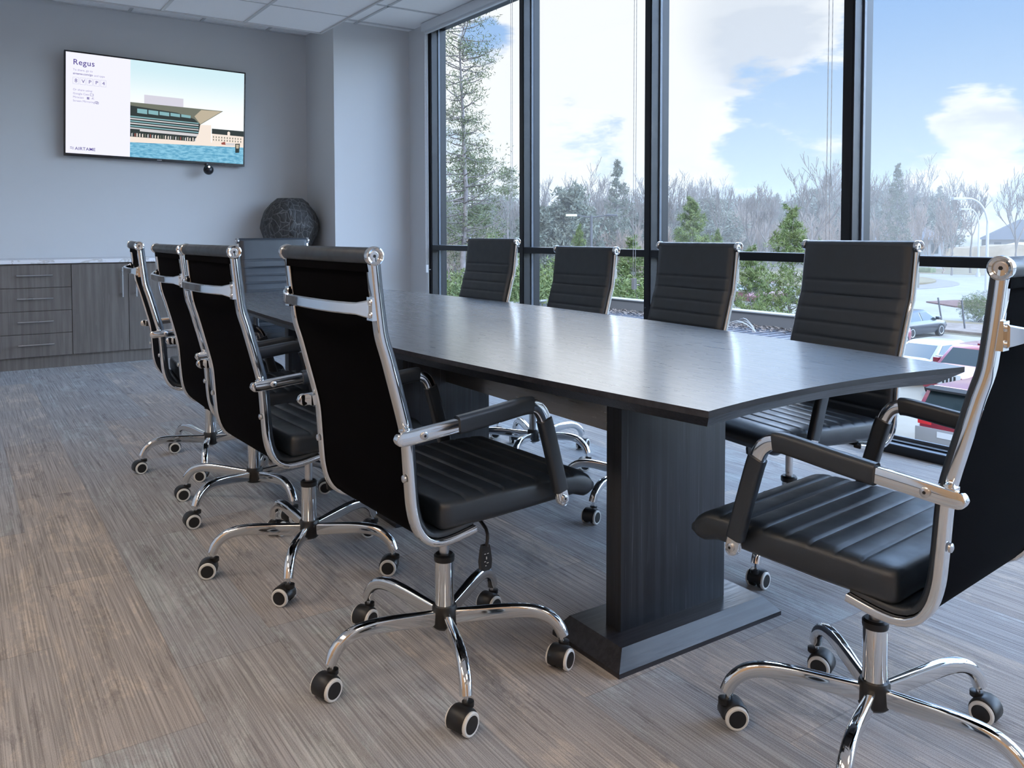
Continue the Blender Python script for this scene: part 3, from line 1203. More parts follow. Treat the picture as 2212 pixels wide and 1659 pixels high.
# clamp block that ties the bar to the side frame
mb.box(-.030, -.008, -.252, -.222, .643, .668)
proto('armrest', mb, None, 35)
seg = [p for p in AP if p[0] < .078 and p[0] > -.125]
mb = MB()
sweep(mb, seg, lambda i, n: rrect(.027, .0405, .010, 4), (1, 0, 0), (0, 1, 0))
proto('arm_pad_top', mb, M['leather'], 45)
seg = [p for p in AP if p[1] < .645 and p[1] > .468 and p[0] > .1]
mb = MB()
sweep(mb, seg, lambda i, n: rrect(.027, .037, .009, 4), (1, 0, 0), (0, 1, 0))
proto('arm_pad_front', mb, M['leather'], 45)
mb = MB().use(M['steel']).lathe([(.0085, .0), (.0085, .0035), (.007, .0045)], 18, 'x').use(M['rubber']).lathe([(.003, .0044), (.003, .0052)], 6, 'x')
proto('screw', mb, None, 35)
# lower bolt on the frame's back
mb = MB().lathe([(.0088, 0), (.0080, -.0035), (.004, -.0055)], 16, 'y')
proto('frame_bolt', mb, M['steel'], 40)

# seat cushion: stations along y
mb = MB()
ys, y = [], -.152
while y <= .303:
    ys.append(y)
    y += .0038
sg = [-.085 + .0515 * k for k in range(7)]
rs = []
for y in ys:
    # top / bottom profile
    zt = .493 + .003 * math.sin((y + .15) / .45 * PI)
    zb = .428 + .010 * max(0, y / .27)
    if y > .235:
        q = (y - .235) / .068
        zt -= .050 * (1 - math.sqrt(max(0, 1 - q * q)))
        zb -= .012 * min(1, q * 2) * (1 - q ** 6)
    e0 = (y + .152)
    if e0 < .016:
        q = 1 - e0 / .016
        d = .012 * (1 - math.sqrt(max(0, 1 - q * q)))
        zt -= d
        zb += d
    hw = .233 - (.020 * (1 - math.sqrt(max(0, 1 - (1 - e0 / .03) ** 2))) if e0 < .03 else 0)
    if y > .28:
        q = (y - .28) / .024
        hw -= .014 * (1 - math.sqrt(max(0, 1 - min(1, q) ** 2)))
    g = 0
    for s_ in sg:
        g = max(g, math.exp(-((y - s_) / .0032) ** 2))
    ph = ((y - sg[0]) / .0515) % 1.0
    bul = .0016 * math.sin(PI * ph)
    ztg = zt + bul - .0040 * g
    h = zt - zb
    ring = []
    ring += [(hw - .012, zb), (hw - .003, zb + .008), (hw, zb + h * .3), (hw, zb + h * .75 - g * .001)]
    ring += [(hw - .003, zt - .009), (hw - .012, zt - .002 - .004 * g)]
    for k in range(9):
        x = (hw - .03) * (1 - 2 * k / 8)
        ring.append((x, ztg))
    ring += [(-hw + .012, zt - .002 - .004 * g), (-hw + .003, zt - .009), (-hw, zb + h * .75), (-hw, zb + h * .3), (-hw + .003, zb + .008), (-hw + .012, zb)]
    rs.append([(a, y, b_) for a, b_ in ring])
mb.rings(rs)
proto('seat', mb, M['leather'], 50)

# under-seat mechanism, column, hub
mb = MB().use(M['rubber'])
mb.box(-.10, .10, -.10, .12, .412, .430).box(-.05, .05, -.07, .08, .384, .412)
mb.use(M['chrome']).box(-.222, .222, -.085, -.068, .412, .424)
proto('tilt_mechanism', mb, None, 30, .003)
mb = MB().lathe([(.0122, .262), (.0122, .39)], 22)
proto('piston', mb, M['steel'])
mb = MB().lathe([(.0243, .095), (.0243, .262)], 30)
proto('gas_column', mb, M['chrome'])
mb = MB().lathe([(.0252, .258), (.0262, .262), (.0262, .272), (.0215, .2765), (.0145, .2765)], 28)
proto('column_collar', mb, M['rubber'])
mb = MB().use(M['rubber']).lathe([(.026, .088), (.0315, .094), (.0315, .140), (.0285, .146), (.024, .146)], 30)
mb.use(M['steel']).lathe([(.012, .078), (.012, .09)], 16)
proto('base_hub', mb, None)
# tilt lever with paddle
mb = MB().use(M['rubber'])
mb.tube(smooth_path([(.03, .03, .402), (.12, .015, .400), (.178, .005, .386), (.190, .0, .370), (.192, -.004, .352)], .01), .0042, 8)
mb.use(M['rubber'])
pw = [(.009, .356), (.012, .345), (.016, .318), (.014, .300), (.008, .296)]
rs = [[(.192 - .003 * (1 if a else 1) + sx * .0055, -.006 + sy * w_, z_) for sx, sy in ((-1, -1), (1, -1), (1, 1), (-1, 1))] for (w_, z_) in pw for a in (1,)]
mb.rings(rs)
mb.use(M['whiteplastic'])
for (y_, z_, a_, b2) in ((-.010, .336, .004, .0012), (-.002, .336, .004, .0012), (-.006, .326, .002, .006), (-.010, .318, .004, .0012), (-.003, .314, .005, .0012), (-.008, .308, .003, .0012)):
    mb.box(.1944, .1952, y_ - a_ / 2, y_ + a_ / 2, z_ - b2 / 2, z_ + b2 / 2)
proto('tilt_lever', mb, None, 35)
# leg of the star base, pointing along +x
leg_pts = [(.024, .116), (.080, .123), (.140, .131), (.195, .136), (.238, .133), (.268, .120), (.288, .100), (.299, .076)]
LP = [(p.x, p.y) for p in smooth_path([(a, b_, 0) for a, b_ in leg_pts], .010)]


def legprof(i, n):
    q = i / (n - 1)
    hgt = .038 - .008 * q
    wid = .0185 + .011 * q
    if q < .45:
        r = .006
    else:
        r = .006 + .007 * (q - .45) / .55
    pts = rrect(wid, hgt, r, 4)
    # slimmer underside near the hub: tube is pinched towards its top
    return [(a * (1 - .15 * (1 - q) * (1 if b_ < 0 else 0)), b_) for a, b_ in pts]


mb = MB()
sweep(mb, LP, legprof, (0, 1, 0), (1, 0, 0))
mb.use(M['chrome'])
mb.tube([(.296, 0, .085), (.296, 0, .056)], .0055, 10)
mb.mats = [M['chrome']]
proto('base_leg', mb, M['chrome'], 40)
# caster: pivot at origin, wheel behind (+y offset), axis along x
mb = MB().use(M['rubber'])
cyl_r, cy0, cz0 = .0275, .014, .0262
# hood: half drum
rs = []
for x in (-.0225, -.019, .019, .0225):
    rr = .0292 if abs(x) < .02 else .0272
    ring = []
    for k in range(15):
        a = R_(-25 + 215 * k / 14)
        ring.append((x, cy0 + rr * math.cos(a), cz0 + .002 + rr * math.sin(a)))
    for k in range(15):
        a = R_(190 - 215 * k / 14)
        ring.append((x, cy0 + (rr - .004) * math.cos(a), cz0 + .002 + (rr - .004) * math.sin(a)))
    rs.append(ring)
mb.rings(rs)
mb.lathe([(.012, .048), (.0135, .050), (.0135, .060), (.010, .0615)], 18, 'z', (0, -.006, 0))
for s in (-1, 1):
    mb.use(M['rubber']).lathe([(.020, s * .006), (.0245, s * .008), (.0245, s * .021)], 26, 'x', (0, cy0, cz0))
    mb.use(M['whiteplastic']).lathe([(.0245, s * .0195), (.0262, s * .0205), (.0262, s * .0265), (.0235, s * .0292), (.0195, s * .0285)], 28, 'x', (0, cy0, cz0))
    mb.use(M['rubber']).lathe([(.0195, s * .0275), (.0192, s * .0292), (.006, s * .0300)], 26, 'x', (0, cy0, cz0))
proto('caster', mb, None, 35)

CH_GROUP = 'high-back office chairs around the conference table'


def chair(label, x, y, head, dz=0.0, leg_deg=0, casters=(18, 18, 18, 18, 18), rnd_seed=0):
    """head: direction the chair faces (deg from +x); leg_deg: world angle of one leg; casters: rolling directions (world deg)"""
    rz = R_(head - 90)
    t = thing('office_chair', label, 'chair', (x, y, 0), rz, CH_GROUP)

    def P(name, key, parent=None, loc=(0, 0, 0), rz_=0, sx=1):
        o = link(name, meshes[key], parent or t, loc, rz_)
        if sx != 1:
            o.scale = (sx, 1, 1)
        return o
    Z = (0, 0, dz)
    P('seat', 'seat', loc=Z)
    P('backrest', 'backrest', loc=Z)
    b = P('back_panel', 'back_panel', loc=Z)
    b['label'] = 'black fabric back between the chrome frames'
    P('top_roll', 'top_roll', loc=Z)
    for s in (-1, 1):
        P('end_cap', 'end_cap', loc=(s * .228, -.309, 1.033 + dz), sx=s)
        f = P('side_frame', 'side_frame', loc=(s * FX, 0, dz))
        P('frame_bolt', 'frame_bolt', f, (0, -.236, .56), sx=1)
        a = P('armrest', 'armrest', loc=(s * .2565, 0, dz), sx=s)
        P('arm_pad', 'arm_pad_top', a)
        P('arm_pad', 'arm_pad_front', a)
        P('screw', 'screw', a, (.009, -.213, .6575))
        P('screw', 'screw', a, (.009, .1705, .450))
    P('back_brace', 'back_brace', loc=Z)
    P('tilt_mechanism', 'tilt_mechanism', loc=Z)
    P('tilt_lever', 'tilt_lever', loc=Z)
    p = P('piston', 'piston')
    p.scale = (1, 1, 1)
    P('gas_column', 'gas_column')
    P('column_collar', 'column_collar')
    P('base_hub', 'base_hub')
    for k in range(5):
        wa = leg_deg + 72 * k
        l = P('base_leg', 'base_leg', rz_=R_(wa) - rz)
        P('caster', 'caster', l, (.298, 0, 0), R_(casters[k % len(casters)] - 90 - wa))
    return t


chair('grey leather and chrome chair nearest the camera, left of the table, back turned', 1.004, 1.783, 2.5, .001, 33.5, (196, 203, 199, 198, 204))
chair('grey leather chair cut by the right frame edge, facing the near table end', 1.574, .968, 95.1, -.009, 58, (290, 331, 320, 300, 276))
chair('second chair in the left row, just behind the nearest one', .942, 2.570, 2.7, -.004, 22, (150, 40, 160, 130, 145))
chair('third chair in the left row, between second and farthest', .977, 3.277, -.6, -.010, 65, (10, 178, 182, 200, 160))
chair('farthest chair of the left row, in front of the cabinets', .984, 3.983, -5.8, -.005, 35, (20, 170, 190, 150, 20))
chair('window-side chair farthest from the camera, before the first pane', 2.175, 3.842, 181.7, .002, 20, (60, 200, 10, 100, 150))
chair('lower window-side chair before the second pane', 2.277, 3.166, 179.2, -.036, 1, (30, 60, 200, 100, 150))
chair('window-side chair in front of the third pane', 2.244, 2.414, 175.5, -.009, 50, (30, 80, 200, 100, 150))
chair('window-side chair nearest the camera, seat showing under the table corner', 2.276, 1.716, 172.3, .003, 55, (20, 70, 10, 100, 150))
chair('bluish chair at the head of the far table end, facing the camera', 1.748, 5.07, 270, 0, 10, (30, 60, 200, 100, 150))

# ================================================================== OUTSIDE
ZG = -4.4
struct(MB().box(3.9, 420, -160, 420, ZG - .6, ZG).build('ground', m=M['ground']))


def slab(name, pts, z, m, h=.02):
    mb = MB()
    mb.rings([[(x, y, ZG) for x, y in pts], [(x, y, z) for x, y in pts]])
    return mb.build(name, m=m, sharp=20)


def circ(cx, cy, r, n=48):
    return [(cx + r * math.cos(2 * PI * k / n), cy + r * math.sin(2 * PI * k / n)) for k in range(n)]


struct(slab('parking_lot', [(8, -30), (44.2, -30), (44.2, 23.2), (42.5, 28), (60, 45), (60, 60), (44, 60), (20, 24), (8, 24)], ZG + .02, M['concrete2']))
struct(slab('road', [(50.5, -40), (150, -40), (150, 20), (108, 62), (92, 84), (74, 90), (56, 52), (50.5, 28)], ZG + .02, M['concrete']))
struct(slab('far_verge', [(112, -40), (134, -40), (134, 80), (100, 80), (108, 58), (112, 40)], ZG + .05, M['tangrass']))
struct(slab('roundabout_apron', circ(80, 62, 18.6), ZG + .06, M['pinkpave']))
struct(slab('roundabout_island', circ(82.5, 62.5, 15.6), ZG + .25, M['tangrass']))
struct(slab('mulch_island', [(62.9, 34.9), (66, 34.4), (69.5, 31.5), (74, 20), (66, 20), (60.5, 31.4)], ZG + .12, M['mulch']))
struct(slab('planting_strip', [(44.5, -30), (49.5, -30), (49.5, 24.5), (48, 27), (45.2, 24.0)], ZG + .14, M['brush']))
struct(slab('tan_verge', [(49.5, -20), (50.6, -20), (50.6, 28), (49, 30), (47.5, 27), (49.4, 24.5)], ZG + .10, M['tangrass']))

# entrance canopy roof next to the window
cp = thing('canopy_roof', 'low flat entrance canopy roof with ribbed deck and grey parapets outside', 'roof', (11, 16, ZG))
L = Vector((-11, -16, -ZG))
mb = MB().use(M['deckroof']).box(4.4, 17.7, 11.6, 20.5, -1.75, -1.42)
for k in range(29):
    y_ = 11.9 + k * .3
    mb.box(4.6, 17.5, y_, y_ + .05, -1.42, -1.385)
mb.build('deck', cp, loc=L)
mb = MB().use(M['parapet']).box(17.5, 17.8, 11.4, 20.6, -2.0, -1.03).box(4.4, 17.8, 20.4, 20.7, -2.0, -1.03).box(4.4, 17.8, 11.3, 11.6, -2.0, -1.36)
mb.use(M['cap']).box(17.45, 17.85, 11.25, 20.75, -1.03, -1.0).box(4.4, 17.85, 20.35, 20.75, -1.03, -1.0).box(4.4, 17.85, 11.25, 11.65, -1.36, -1.33)
mb.build('parapet', cp, loc=L)
mb = MB()
for x_, y_ in ((6, 12), (17.3, 12), (17.3, 20), (6, 20)):
    mb.box(x_ - .2, x_ + .2, y_ - .2, y_ + .2, ZG, -1.75)
mb.build('columns', cp, M['parapet'], loc=L)
rnd = random.Random(12)
mb = MB()
for k in range(1200):
    y_ = rnd.uniform(12.2, 20.2)
    x_ = 17.45 - abs(rnd.gauss(0, .5))
    a = rnd.uniform(0, PI)
    l = rnd.uniform(.04, .14)
    z_ = -1.38 + rnd.uniform(0, .05)
    mb.add([(x_, y_, z_), (x_ + l * math.cos(a), y_ + l * math.sin(a), z_ + .02), (x_ + l * math.cos(a + .5), y_ + l * math.sin(a + .5), z_ + rnd.uniform(0, .05))], [(0, 1, 2)])
tag(mb.build('leaf_litter', m=M['brush'], sharp=0), 'dry leaves drifted along the canopy parapet', 'leaves', kind='stuff')
for bx, by in ((15.9, 14.6), (16.4, 13.4)):
    mb = MB()
    for k in range(7):
        a = rnd.uniform(-.5, 1.0) + PI * .4
        r_ = rnd.uniform(.5, 1.0)
        pts = [(bx + math.cos(a) * r_ * s_ * .5, by + math.sin(a) * r_ * s_, -1.38 + .30 * math.sin(PI * s_ * .8) * r_) for s_ in [i_ / 6 for i_ in range(7)]]
        mb.tube(pts, [.018 * (1 - .1 * i_) for i_ in range(7)], 5)
    tag(mb.build('fallen_branch', m=M['cap']), 'pale curved fallen branch on the canopy roof, ' + ('left of the other' if bx < 16 else 'nearer the frame right'), 'branch')


# ---- cars
def car(name, label, cat, x, y, head, col, kind='sedan', scale=1.0, metal=.3):
    t = thing(name, label, cat, (x, y, ZG + .02), R_(head))
    paint = mat('paint_' + '_'.join('%02d' % int(c * 99) for c in col), col, .28, metal, coat=.8, coat_r=.05, build=b_paint)
    D = dict(sedan=(4.6, .90, .22, .92, 1.43, (-2.0, -1.25, .35, 1.25), .62), suv=(4.5, .93, .28, 1.08, 1.68, (-2.18, -1.90, .45, 1.15), .68),
             pickup=(5.4, .97, .40, 1.15, 1.85, (-.6, -.35, .95, 1.6), .75))[kind]
    Ln, hw, zl, zbelt, zr, (xa, xb, xc, xd), rw = D
    h = Ln / 2
    st = []
    for k in range(17):
        q = -1 + 2 * k / 16
        xx = q * h
        w_ = hw * (1 - .16 * abs(q) ** 6 - (.06 * max(0, q) ** 2))
        top = zbelt
        if kind != 'pickup':
            if xx > xd:
                top = zbelt - (.05 + .20 * ((xx - xd) / (h - xd)) ** 2)
            if xx < xa:
                top = zbelt - .10 * ((xa - xx) / (h + xa + .01))
        lo = zl + .12 * abs(q) ** 8
        st.append([(xx, -w_ * .90, lo), (xx, -w_, lo + .18), (xx, -w_, top - .18), (xx, -w_ * .93, top - .02), (xx, -w_ * .6, top + .01), (xx, w_ * .6, top + .01),
                   (xx, w_ * .93, top - .02), (xx, w_, top - .18), (xx, w_, lo + .18), (xx, w_ * .90, lo)])
    st[0] = [(p[0] + .0, p[1] * .9, p[2]) for p in st[0]]
    MB().rings(st).build('body', t, paint, sharp=40)
    # cabin
    zb = zbelt - .04
    rw_ = rw
    base = [(xa, -hw * .90, zb), (xd, -hw * .90, zb), (xd, hw * .90, zb), (xa, hw * .90, zb)]
    mid = [(xa + (xb - xa) * .93, -rw_ - .03, zr - .10), (xd + (xc - xd) * .93, -rw_ - .03, zr - .10), (xd + (xc - xd) * .93, rw_ + .03, zr - .10), (xa + (xb - xa) * .93, rw_ + .03, zr - .10)]
    roof = [(xb + .12, -rw_ + .07, zr), (xc - .12, -rw_ + .07, zr), (xc - .12, rw_ - .07, zr), (xb + .12, rw_ - .07, zr)]
    MB().rings([base, mid, roof]).build('cabin', t, paint, sharp=40, bevel=.02)

    def lerp(a, b_, q):
        return Vector(a) * (1 - q) + Vector(b_) * q

    def pane(a, b_, c_, d_, q0, q1, nrm):
        # a,b bottom; d,c top
        pts = [lerp(a, b_, q0), lerp(a, b_, q1), lerp(d_, c_, q1), lerp(d_, c_, q0)]
        cen = sum(pts, Vector()) / 4
        out = [cen + (p - cen) * .93 + Vector(nrm) * .012 for p in pts]
        inn = [p - Vector(nrm) * .02 for p in out]
        MB().rings([inn, out]).build('window', t, M['glasscar'], sharp=20)
    for s, (i0, i1) in ((-1, (0, 1)), (1, (3, 2))):
        n_ = (0, s, .25)
        pane(base[i0], base[i1], mid[i1], mid[i0], .10, .50, n_)
        pane(base[i0], base[i1], mid[i1], mid[i0], .52, .93, n_)
    pane(base[1], base[2], mid[2], mid[1], .04, .96, (.7, 0, .6))
    pane(base[3], base[0], mid[0], mid[3], .04, .96, (-.8, 0, .4))
    wr = .33 if kind == 'sedan' else .37
    for sx in (-1, 1):
        for s in (-1, 1):
            mb = MB().use(M['tyre']).lathe([(wr * .7, -.11), (wr, -.10), (wr, .10), (wr * .7, .11)], 24, 'y')
            mb.use(M['rim']).lathe([(wr * .68, s * .10), (wr * .66, s * .115), (wr * .2, s * .09), (.02, s * .10)], 20, 'y')
            mb.build('wheel', t, loc=(sx * h * .60, s * (hw - .10), wr))
    if kind == 'suv':
        MB().rings([[(xb - .18, -rw_, zr - .05), (xb + .1, -rw_, zr - .01), (xb + .1, rw_, zr - .01), (xb - .18, rw_, zr - .05)],
                    [(xb - .18, -rw_, zr - .10), (xb + .1, -rw_, zr - .08), (xb + .1, rw_, zr - .08), (xb - .18, rw_, zr - .10)]]).build('spoiler', t, M['tyre'], sharp=20)
        MB().box(-h - .03, -h + .25, -hw * .88, hw * .88, zl, zl + .42).build('bumper', t, mat('grey_bumper', (.28, .28, .29), .6), bevel=.04)
        MB().box(-.05, .05, -.04, .04, zr, zr + .05).build('roof_antenna', t, paint, bevel=.01)
        for s in (-1, 1):
            MB().box(-h - .01, -h + .18, s * hw * .60 - .15, s * hw * .60 + .2 * 1, zbelt - .32, zbelt - .12).build('tail_light', t, mat('tail_red', (.65, .02, .03), .2), bevel=.02)
        MB().box(-h - .045, -h - .03, -.25, .25, zl + .22, zl + .36).build('number_plate', t, M['blind'])
    for s in (-1, 1):
        MB().box(xd - .35, xd - .15, s * (hw + .02) - .10, s * (hw + .02) + .10, zbelt - .02, zbelt + .15).build('mirror', t, paint, bevel=.03)
    return t


RED = (.25, .012, .03)
car('suv', 'red SUV seen from behind, nearest car in the right pane', 'car', 21.9, 10.3, 0, RED, 'suv', metal=.2)
t = car('suv', 'red off-roader facing the building, just beyond the nearest red SUV', 'car', 28.6, 14.0, 180, (.24, .014, .035), 'suv', metal=.2)
mb = MB()
for k in range(7):
    mb.box(2.255, 2.27, -.36 + k * .12 - .035, -.36 + k * .12 + .035, .62, .86)
mb.build('grille', t, M['tyre'])
MB().box(2.20, 2.258, -.55, .55, .56, .92).build('grille_surround', t, M['blind'])
car('sedan', 'white sedan facing the building, between grey sedan and red cars', 'car', 30.2, 16.6, 180, (.40, .42, .44), 'sedan', metal=.0)
car('sedan', 'dark blue-grey sedan parked side-on by the dry planting strip', 'car', 41.8, 24.0, 0, (.022, .028, .045), 'sedan')
car('pickup', 'dark maroon pickup beyond the canopy, half hidden by the pine', 'car', 50.2, 40.6, 5, (.16, .03, .045), 'pickup')
car('sedan', 'pale sedan parked far off among the trees', 'car', 53.5, 47.5, 90, (.30, .32, .36), 'sedan')
car('sedan', 'small dark red sedan right behind the white sedan', 'car', 35.8, 22.5, 180, (.28, .03, .06), 'sedan')

# ---- street lights
def street_light(x, y, h, arm, label, m, double=False, name='street_light', az=2.6):
    t = thing(name, label, 'street light', (x, y, ZG))
    if double:
        mb = MB().tube([(0, 0, 0), (0, 0, h)], .11, 8)
        mb.build('pole', t, m)
        for s in (-1, 1):
            d = (math.cos(az) * s, math.sin(az) * s)
            MB().tube([(0, 0, h - .15), (d[0] * arm, d[1] * arm, h + .02)], .06, 6).build('arm', t, m)
            hd = MB().box(-.45, .45, -.2, .2, -.09, .09).build('lamp_head', t, M['lampoff'] if s > 0 else m, loc=(d[0] * (arm + .3), d[1] * (arm + .3), h + .02), bevel=.03)
            hd.rotation_euler = (0, 0, az)
    else:
        d = (math.cos(az), math.sin(az))
        pts = [(0, 0, 0), (0, 0, h * .35), (0, 0, h * .72)]
        for k in range(1, 9):
            a = R_(90 * k / 8)
            r_ = min(h * .20, arm * .8)
            pts.append((d[0] * r_ * (1 - math.cos(a)), d[1] * r_ * (1 - math.cos(a)), h * .72 + (h * .28) * math.sin(a)))
        pts.append((d[0] * arm, d[1] * arm, h * 1.0))
        MB().tube(pts, [.15, .13, .12] + [.09] * (len(pts) - 3), 8).build('pole', t, m)
        MB().lathe([(.26, 0), (.26, .5)], 10).build('pole_base', t, m)
        hd = MB().box(-.5, .5, -.2, .2, -.1, .1).build('lamp_head', t, m, loc=(d[0] * (arm + .4), d[1] * (arm + .4), h), bevel=.03)
        hd.rotation_euler = (0, 0, az)
    return t


street_light(73.6, 35.56, 8.4, 2.2, 'tall white curved street light nearest the right frame edge', M['polew'], az=2.55)
street_light(105.3, 51.9, 8.4, 1.5, 'smaller white curved street light left of the tall one', M['polew'], az=2.55)
street_light(42.5, 51.2, 6.9, 1.3, 'dark double-armed car park light before the bare trees', M['poled'], True, 'car_park_light', az=2.5)
street_light(118, 74, 10.5, .1, 'thin white far pole left of the white house', M['polew'], az=2.55, name='pole')

# stakes by the planting strip
for (x_, y_, l) in ((47.6, 25.4, 'left'), (46.6, 23.6, 'right')):
    tag(MB().tube([(x_, y_, ZG), (x_ - (.1 if l == 'left' else -.05), y_ + .25, ZG + 1.7)], .05, 6).build('stake', m=M['poled']), 'dark leaning stake in the planting strip, %s of the pair' % l, 'stake')


# ---- houses and sand bank
def house(name, label, x, y, z, w, d, h, rh, rz, mw, mr):
    t = thing(name, label, 'house', (x, y, z), rz)
    MB().box(-w / 2, w / 2, -d / 2, d / 2, -4.5, h).build('walls', t, mw)
    e = .6
    MB().rings([[(-w / 2 - e, -d / 2 - e, h), (w / 2 + e, -d / 2 - e, h), (w / 2 + e, d / 2 + e, h), (-w / 2 - e, d / 2 + e, h)],
                [(-w / 8, -.05, h + rh), (w / 8, -.05, h + rh), (w / 8, .05, h + rh), (-w / 8, .05, h + rh)]]).build('roof', t, mr, sharp=5)
    for k in range(4):
        xx = -w / 2 + w * (k + .5) / 4
        MB().box(xx - .5, xx + .5, -d / 2 - .03, -d / 2, h * .35, h * .8).build('window', t, M['glasscar'])
    return t


house('house', 'low house with dark grey hipped roof above the sand bank', 144.3, 63.1, -2.2, 13, 9, 2.2, 3.2, R_(-60), mat('house_brick', (.22, .21, .21), .9), mat('grey_shingle', (.10, .105, .12), .95, spec=.1))
house('house', 'white house half hidden by bare trees', 124, 72, -3.2, 10, 8, 3.2, 2.6, R_(-60), mat('house_white', (.42, .43, .45), .9), mat('pale_shingle', (.22, .23, .26), .95, spec=.1))
rnd = random.Random(8)
mb = MB()
rs = []
for k in range(40):
    q = k / 39
    x_ = 131 + q * 6
    y_ = 76 - q * 51
    hh = 3.6 * min(1, .15 + q * 9) * (1 - .1 * math.sin(q * 17)) + rnd.uniform(-.2, .2)
    ring = []
    for j, (u_, w_) in enumerate(((0, 0), (.8, .25), (1.4, .7), (2.0, .95), (4, 1.0), (9, 1.0), (10, 0))):
        ring.append((x_ + u_ + rnd.uniform(-.3, .3), y_, ZG - .2 + max(.1, hh) * w_ + rnd.uniform(-.1, .1) * (w_ > 0)))
    rs.append(ring)
mb.rings(rs)
struct(mb.build('sand_bank', m=M['sand'], sharp=15))
tag(MB().box(110, 111.5, 60.5, 74, ZG, ZG + .7).build('hedge', m=M['leaflet'], bevel=.2), 'low clipped green hedge along the far road', 'hedge')


# ================================================================== TREES
def rand_dir(r):
    z = r.uniform(-1, 1)
    a = r.uniform(0, 2 * PI)
    s = math.sqrt(1 - z * z)
    return Vector((s * math.cos(a), s * math.sin(a), z))


def tufts(mb, pts, n, spread, length, width, r, upb=.3):
    """needle tufts: thin triangles around each point"""
    for p in pts:
        for _ in range(n):
            o = Vector(p) + rand_dir(r) * spread * r.random() ** .5
            d = (rand_dir(r) + Vector((0, 0, upb))).normalized() * length * r.uniform(.6, 1.2)
            s_ = d.cross(rand_dir(r)).normalized() * width
            mb.add([o - s_, o + s_, o + d], [(0, 1, 2)])


def limb(mb, p0, d, length, r0, depth, r, tips, bend=.15, kids=4, spread=.6, upk=.1, shrink=.62, minr=.006, sides=5):
    n = 5
    pts, rad = [Vector(p0)], [r0]
    dd = Vector(d).normalized()
    for k in range(n):
        dd = (dd + rand_dir(r) * bend + Vector((0, 0, upk * .3))).normalized()
        pts.append(pts[-1] + dd * length / n)
        rad.append(max(minr, r0 * (1 - .55 * (k + 1) / n)))
    mb.tube(pts, rad, sides if depth > 1 else 3, cap=False)
    if depth <= 0:
        tips.append(pts[-1])
        return
    tips.append(pts[-1]) if depth == 1 else None
    for j in range(kids):
        q = .35 + .65 * (j + r.random()) / kids
        i = min(n - 1, int(q * n))
        b0 = pts[i] + (pts[i + 1] - pts[i]) * (q * n - i if q < 1 else 1)
        nd = (dd * .8 + rand_dir(r) * spread + Vector((0, 0, upk))).normalized()
        limb(mb, b0, nd, length * shrink * r.uniform(.75, 1.15), max(minr, rad[i] * .6), depth - 1, r, tips, bend, kids, spread, upk, shrink, minr, sides)


TREES = {}


def make_bare(key, seed, H_, fork, spread, mt, kids=4, depth=4, r0=None, lean=0, minr=.018):
    r = random.Random(seed)
    mb = MB()
    tips = []
    r0 = r0 or H_ * .013
    trunk = [Vector((0, 0, -.3))]
    for k in range(6):
        trunk.append(Vector((lean * (k / 5) ** 2 + r.uniform(-.08, .08), r.uniform(-.08, .08), H_ * fork * (k + 1) / 6)))
    mb.tube(trunk, [r0 * (1 - .08 * k) for k in range(7)], 7, cap=False)
    for k in range(4):
        d = (Vector((0, 0, 1)) + Vector((math.cos(k * 1.7 + seed), math.sin(k * 1.7 + seed), 0)) * spread).normalized()
        limb(mb, trunk[-1 - (k % 2)], d, H_ * (1 - fork) * .55, r0 * .55, depth - 1, r, tips, .16, kids, spread * 1.1, .25, .62, minr)
    me_name = key
    mb.mats = [mt]
    me = bpy.data.meshes.new(key)
    me.from_pydata([tuple(p) for p in mb.v], [], mb.f)
    me.materials.append(mt)
    finish(me, 60)
    TREES[key] = (me, None, H_)


